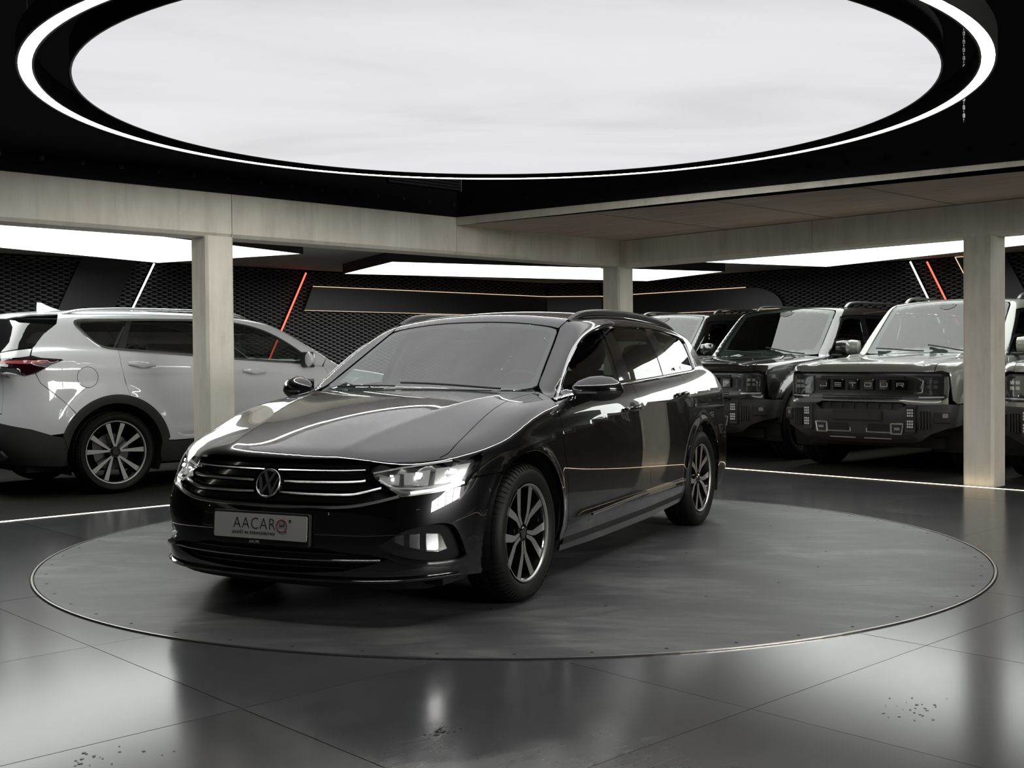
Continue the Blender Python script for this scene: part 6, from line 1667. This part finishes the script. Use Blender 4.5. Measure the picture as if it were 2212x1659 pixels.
    both(MB().sweep(b_, [(.022 * math.cos(a), .016 * math.sin(a)) for a in np.linspace(0, 2 * math.pi, 11)[:-1]]), 'roof_rail', mat('rail_grey', (.22, .22, .225), .35, .8), car, smooth=True, angle=60)
    panel('rear_panel', Sheet(B, 'rear'), [refl(B.rear([0, .6, .78, .84, .84, .5, 0], [1.72, 1.70, 1.6, 1.2, .5, .45, .45]))], PT, car, step=.12)
    for k in (0, 1):
        e = bpy.data.objects.new('wing_mirror', None); link(e, car); mb = MB(); G = []
        for (dy, hx, hz) in [(.0, .03, .045), (.02, .06, .075), (.12, .085, .085), (.2, .075, .08), (.24, .045, .055)]:
            G.append([(.60 + hx * (math.cos(a) if math.cos(a) > 0 else .35 * math.cos(a)) - .2 * dy, .895 + dy * .82, 1.275 + hz * max(min(1.35 * math.sin(a), 1), -1)) for a in np.linspace(0, 2 * math.pi, 21)[:-1]])
        mb.grid(G, closed_v=True); mb.add(G[0], [tuple(range(20))]); mb.add(G[-1], [tuple(range(20))]); mb.build('mirror_cap', PT, e, smooth=True, angle=50, mirror=(k == 1))
        MB().box((.55, .84, 1.165), (.66, .99, 1.20)).build('mirror_arm', M_BLKPLAS, e, mirror=(k == 1), bevel=.012)
    ty, rm, cm_, dm, cp, yf = vwheel('w', .392, .255, .262, 6, 90, .06, .252, .22, .016, .028, M_RIMDARK)
    for x_ in (-1.40, 1.40):
        for sg in (1, -1): spoke_wheel('wheel', .392, .255, .262, 6, (x_, sg * (.965 - .1275), .395), car, ty, rm, cm_, dm, cp, sg)
    housings(car, (-1.40, 1.40), .42, RA + .005, .58, .95)
    MB().box((-2.1, -.75, .26), (1.9, .75, .36)).build('underbody', M_LINER, car)
    panel('door_gap_shade', SIDE, [np.array([(.9, .4), (.95, 1.1), (-1.2, 1.15), (-1.0, .75), (-.9, .4)])], M_LINER, car, step=.15, gap=0, off=-.03, flange=0, mirror=True)  # dark sheet put in to shade the gaps around the doors
    panel('hood_gap_shade', TOP, [np.array([(.85, -.76), (2.0, -.78), (2.0, .78), (.85, .76)])], M_LINER, car, step=.15, off=-.03, flange=0)  # dark sheet put in below the hood seams as shade
    it = bpy.data.objects.new('interior', None); link(it, car)
    MB().box((.25, -.78, .75), (.72, .78, 1.15)).build('dashboard', M_INT, it, bevel=.07)
    mb = MB(); mb.tube([(0, .18 * math.cos(a), .18 * math.sin(a)) for a in np.linspace(0, 2 * math.pi, 33)[:-1]], .016, 8, closed=True); mb.lathe([(.0001, .03), (.06, .025), (.08, 0)], 16, 'x'); mb.build('steering_wheel', M_BLKPLAS, it, smooth=True, loc=(.18, .40, 1.10), rot=(0, R(22), 0))
    for y_ in (.40, -.40): seat(it, 'front_seat', .10, y_).location.z = .25
    for y_ in (.42, -.42): seat(it, 'rear_seat', -.75, y_, .4, .60, .22).location.z = .27
    MB().prism([(-.09, 0), (.10, 0), (.085, -.045), (.03, -.075), (-.02, -.075), (-.08, -.045)], -.01, .05, axis=0).build('sensor_housing', mat('sensor_black', (.03, .03, .03), .5), it, loc=(.255, 0, 1.70), rot=(0, R(-45), 0))
def repaint(car, old, new):
    for ch in car.children:
        for o in [ch] + list(ch.children):
            if o.type == 'MESH':
                for sl in o.material_slots:
                    if sl.material == old: sl.link = 'OBJECT'; sl.material = new
G_OFF = 'row of boxy off-roaders'
grey_j = empty('offroad_car', RW(10.45 + 2.19, 6.06, .002), YAW + math.pi, 'cement grey boxy off-roader with lettered black grille left of the right pillar', 'car', G_OFF)
build_jo(grey_j, M_JGREY)
for (sf_, t0, pt, lab) in ((10.70, 8.31, M_JBLK, 'glossy black boxy off-roader between the estate car and the grey one'), (10.47, 3.82, M_JGREY_LIT, 'grey off-roader with brightened paint half hidden behind the right concrete pillar'), (10.95, 10.50, M_JBLK, 'black off-roader showing only its windows behind the estate car')):
    c = copy_tree(grey_j); c.location = RW(sf_ + 2.19, t0, .002); c['label'] = lab; repaint(c, M_JGREY, pt)
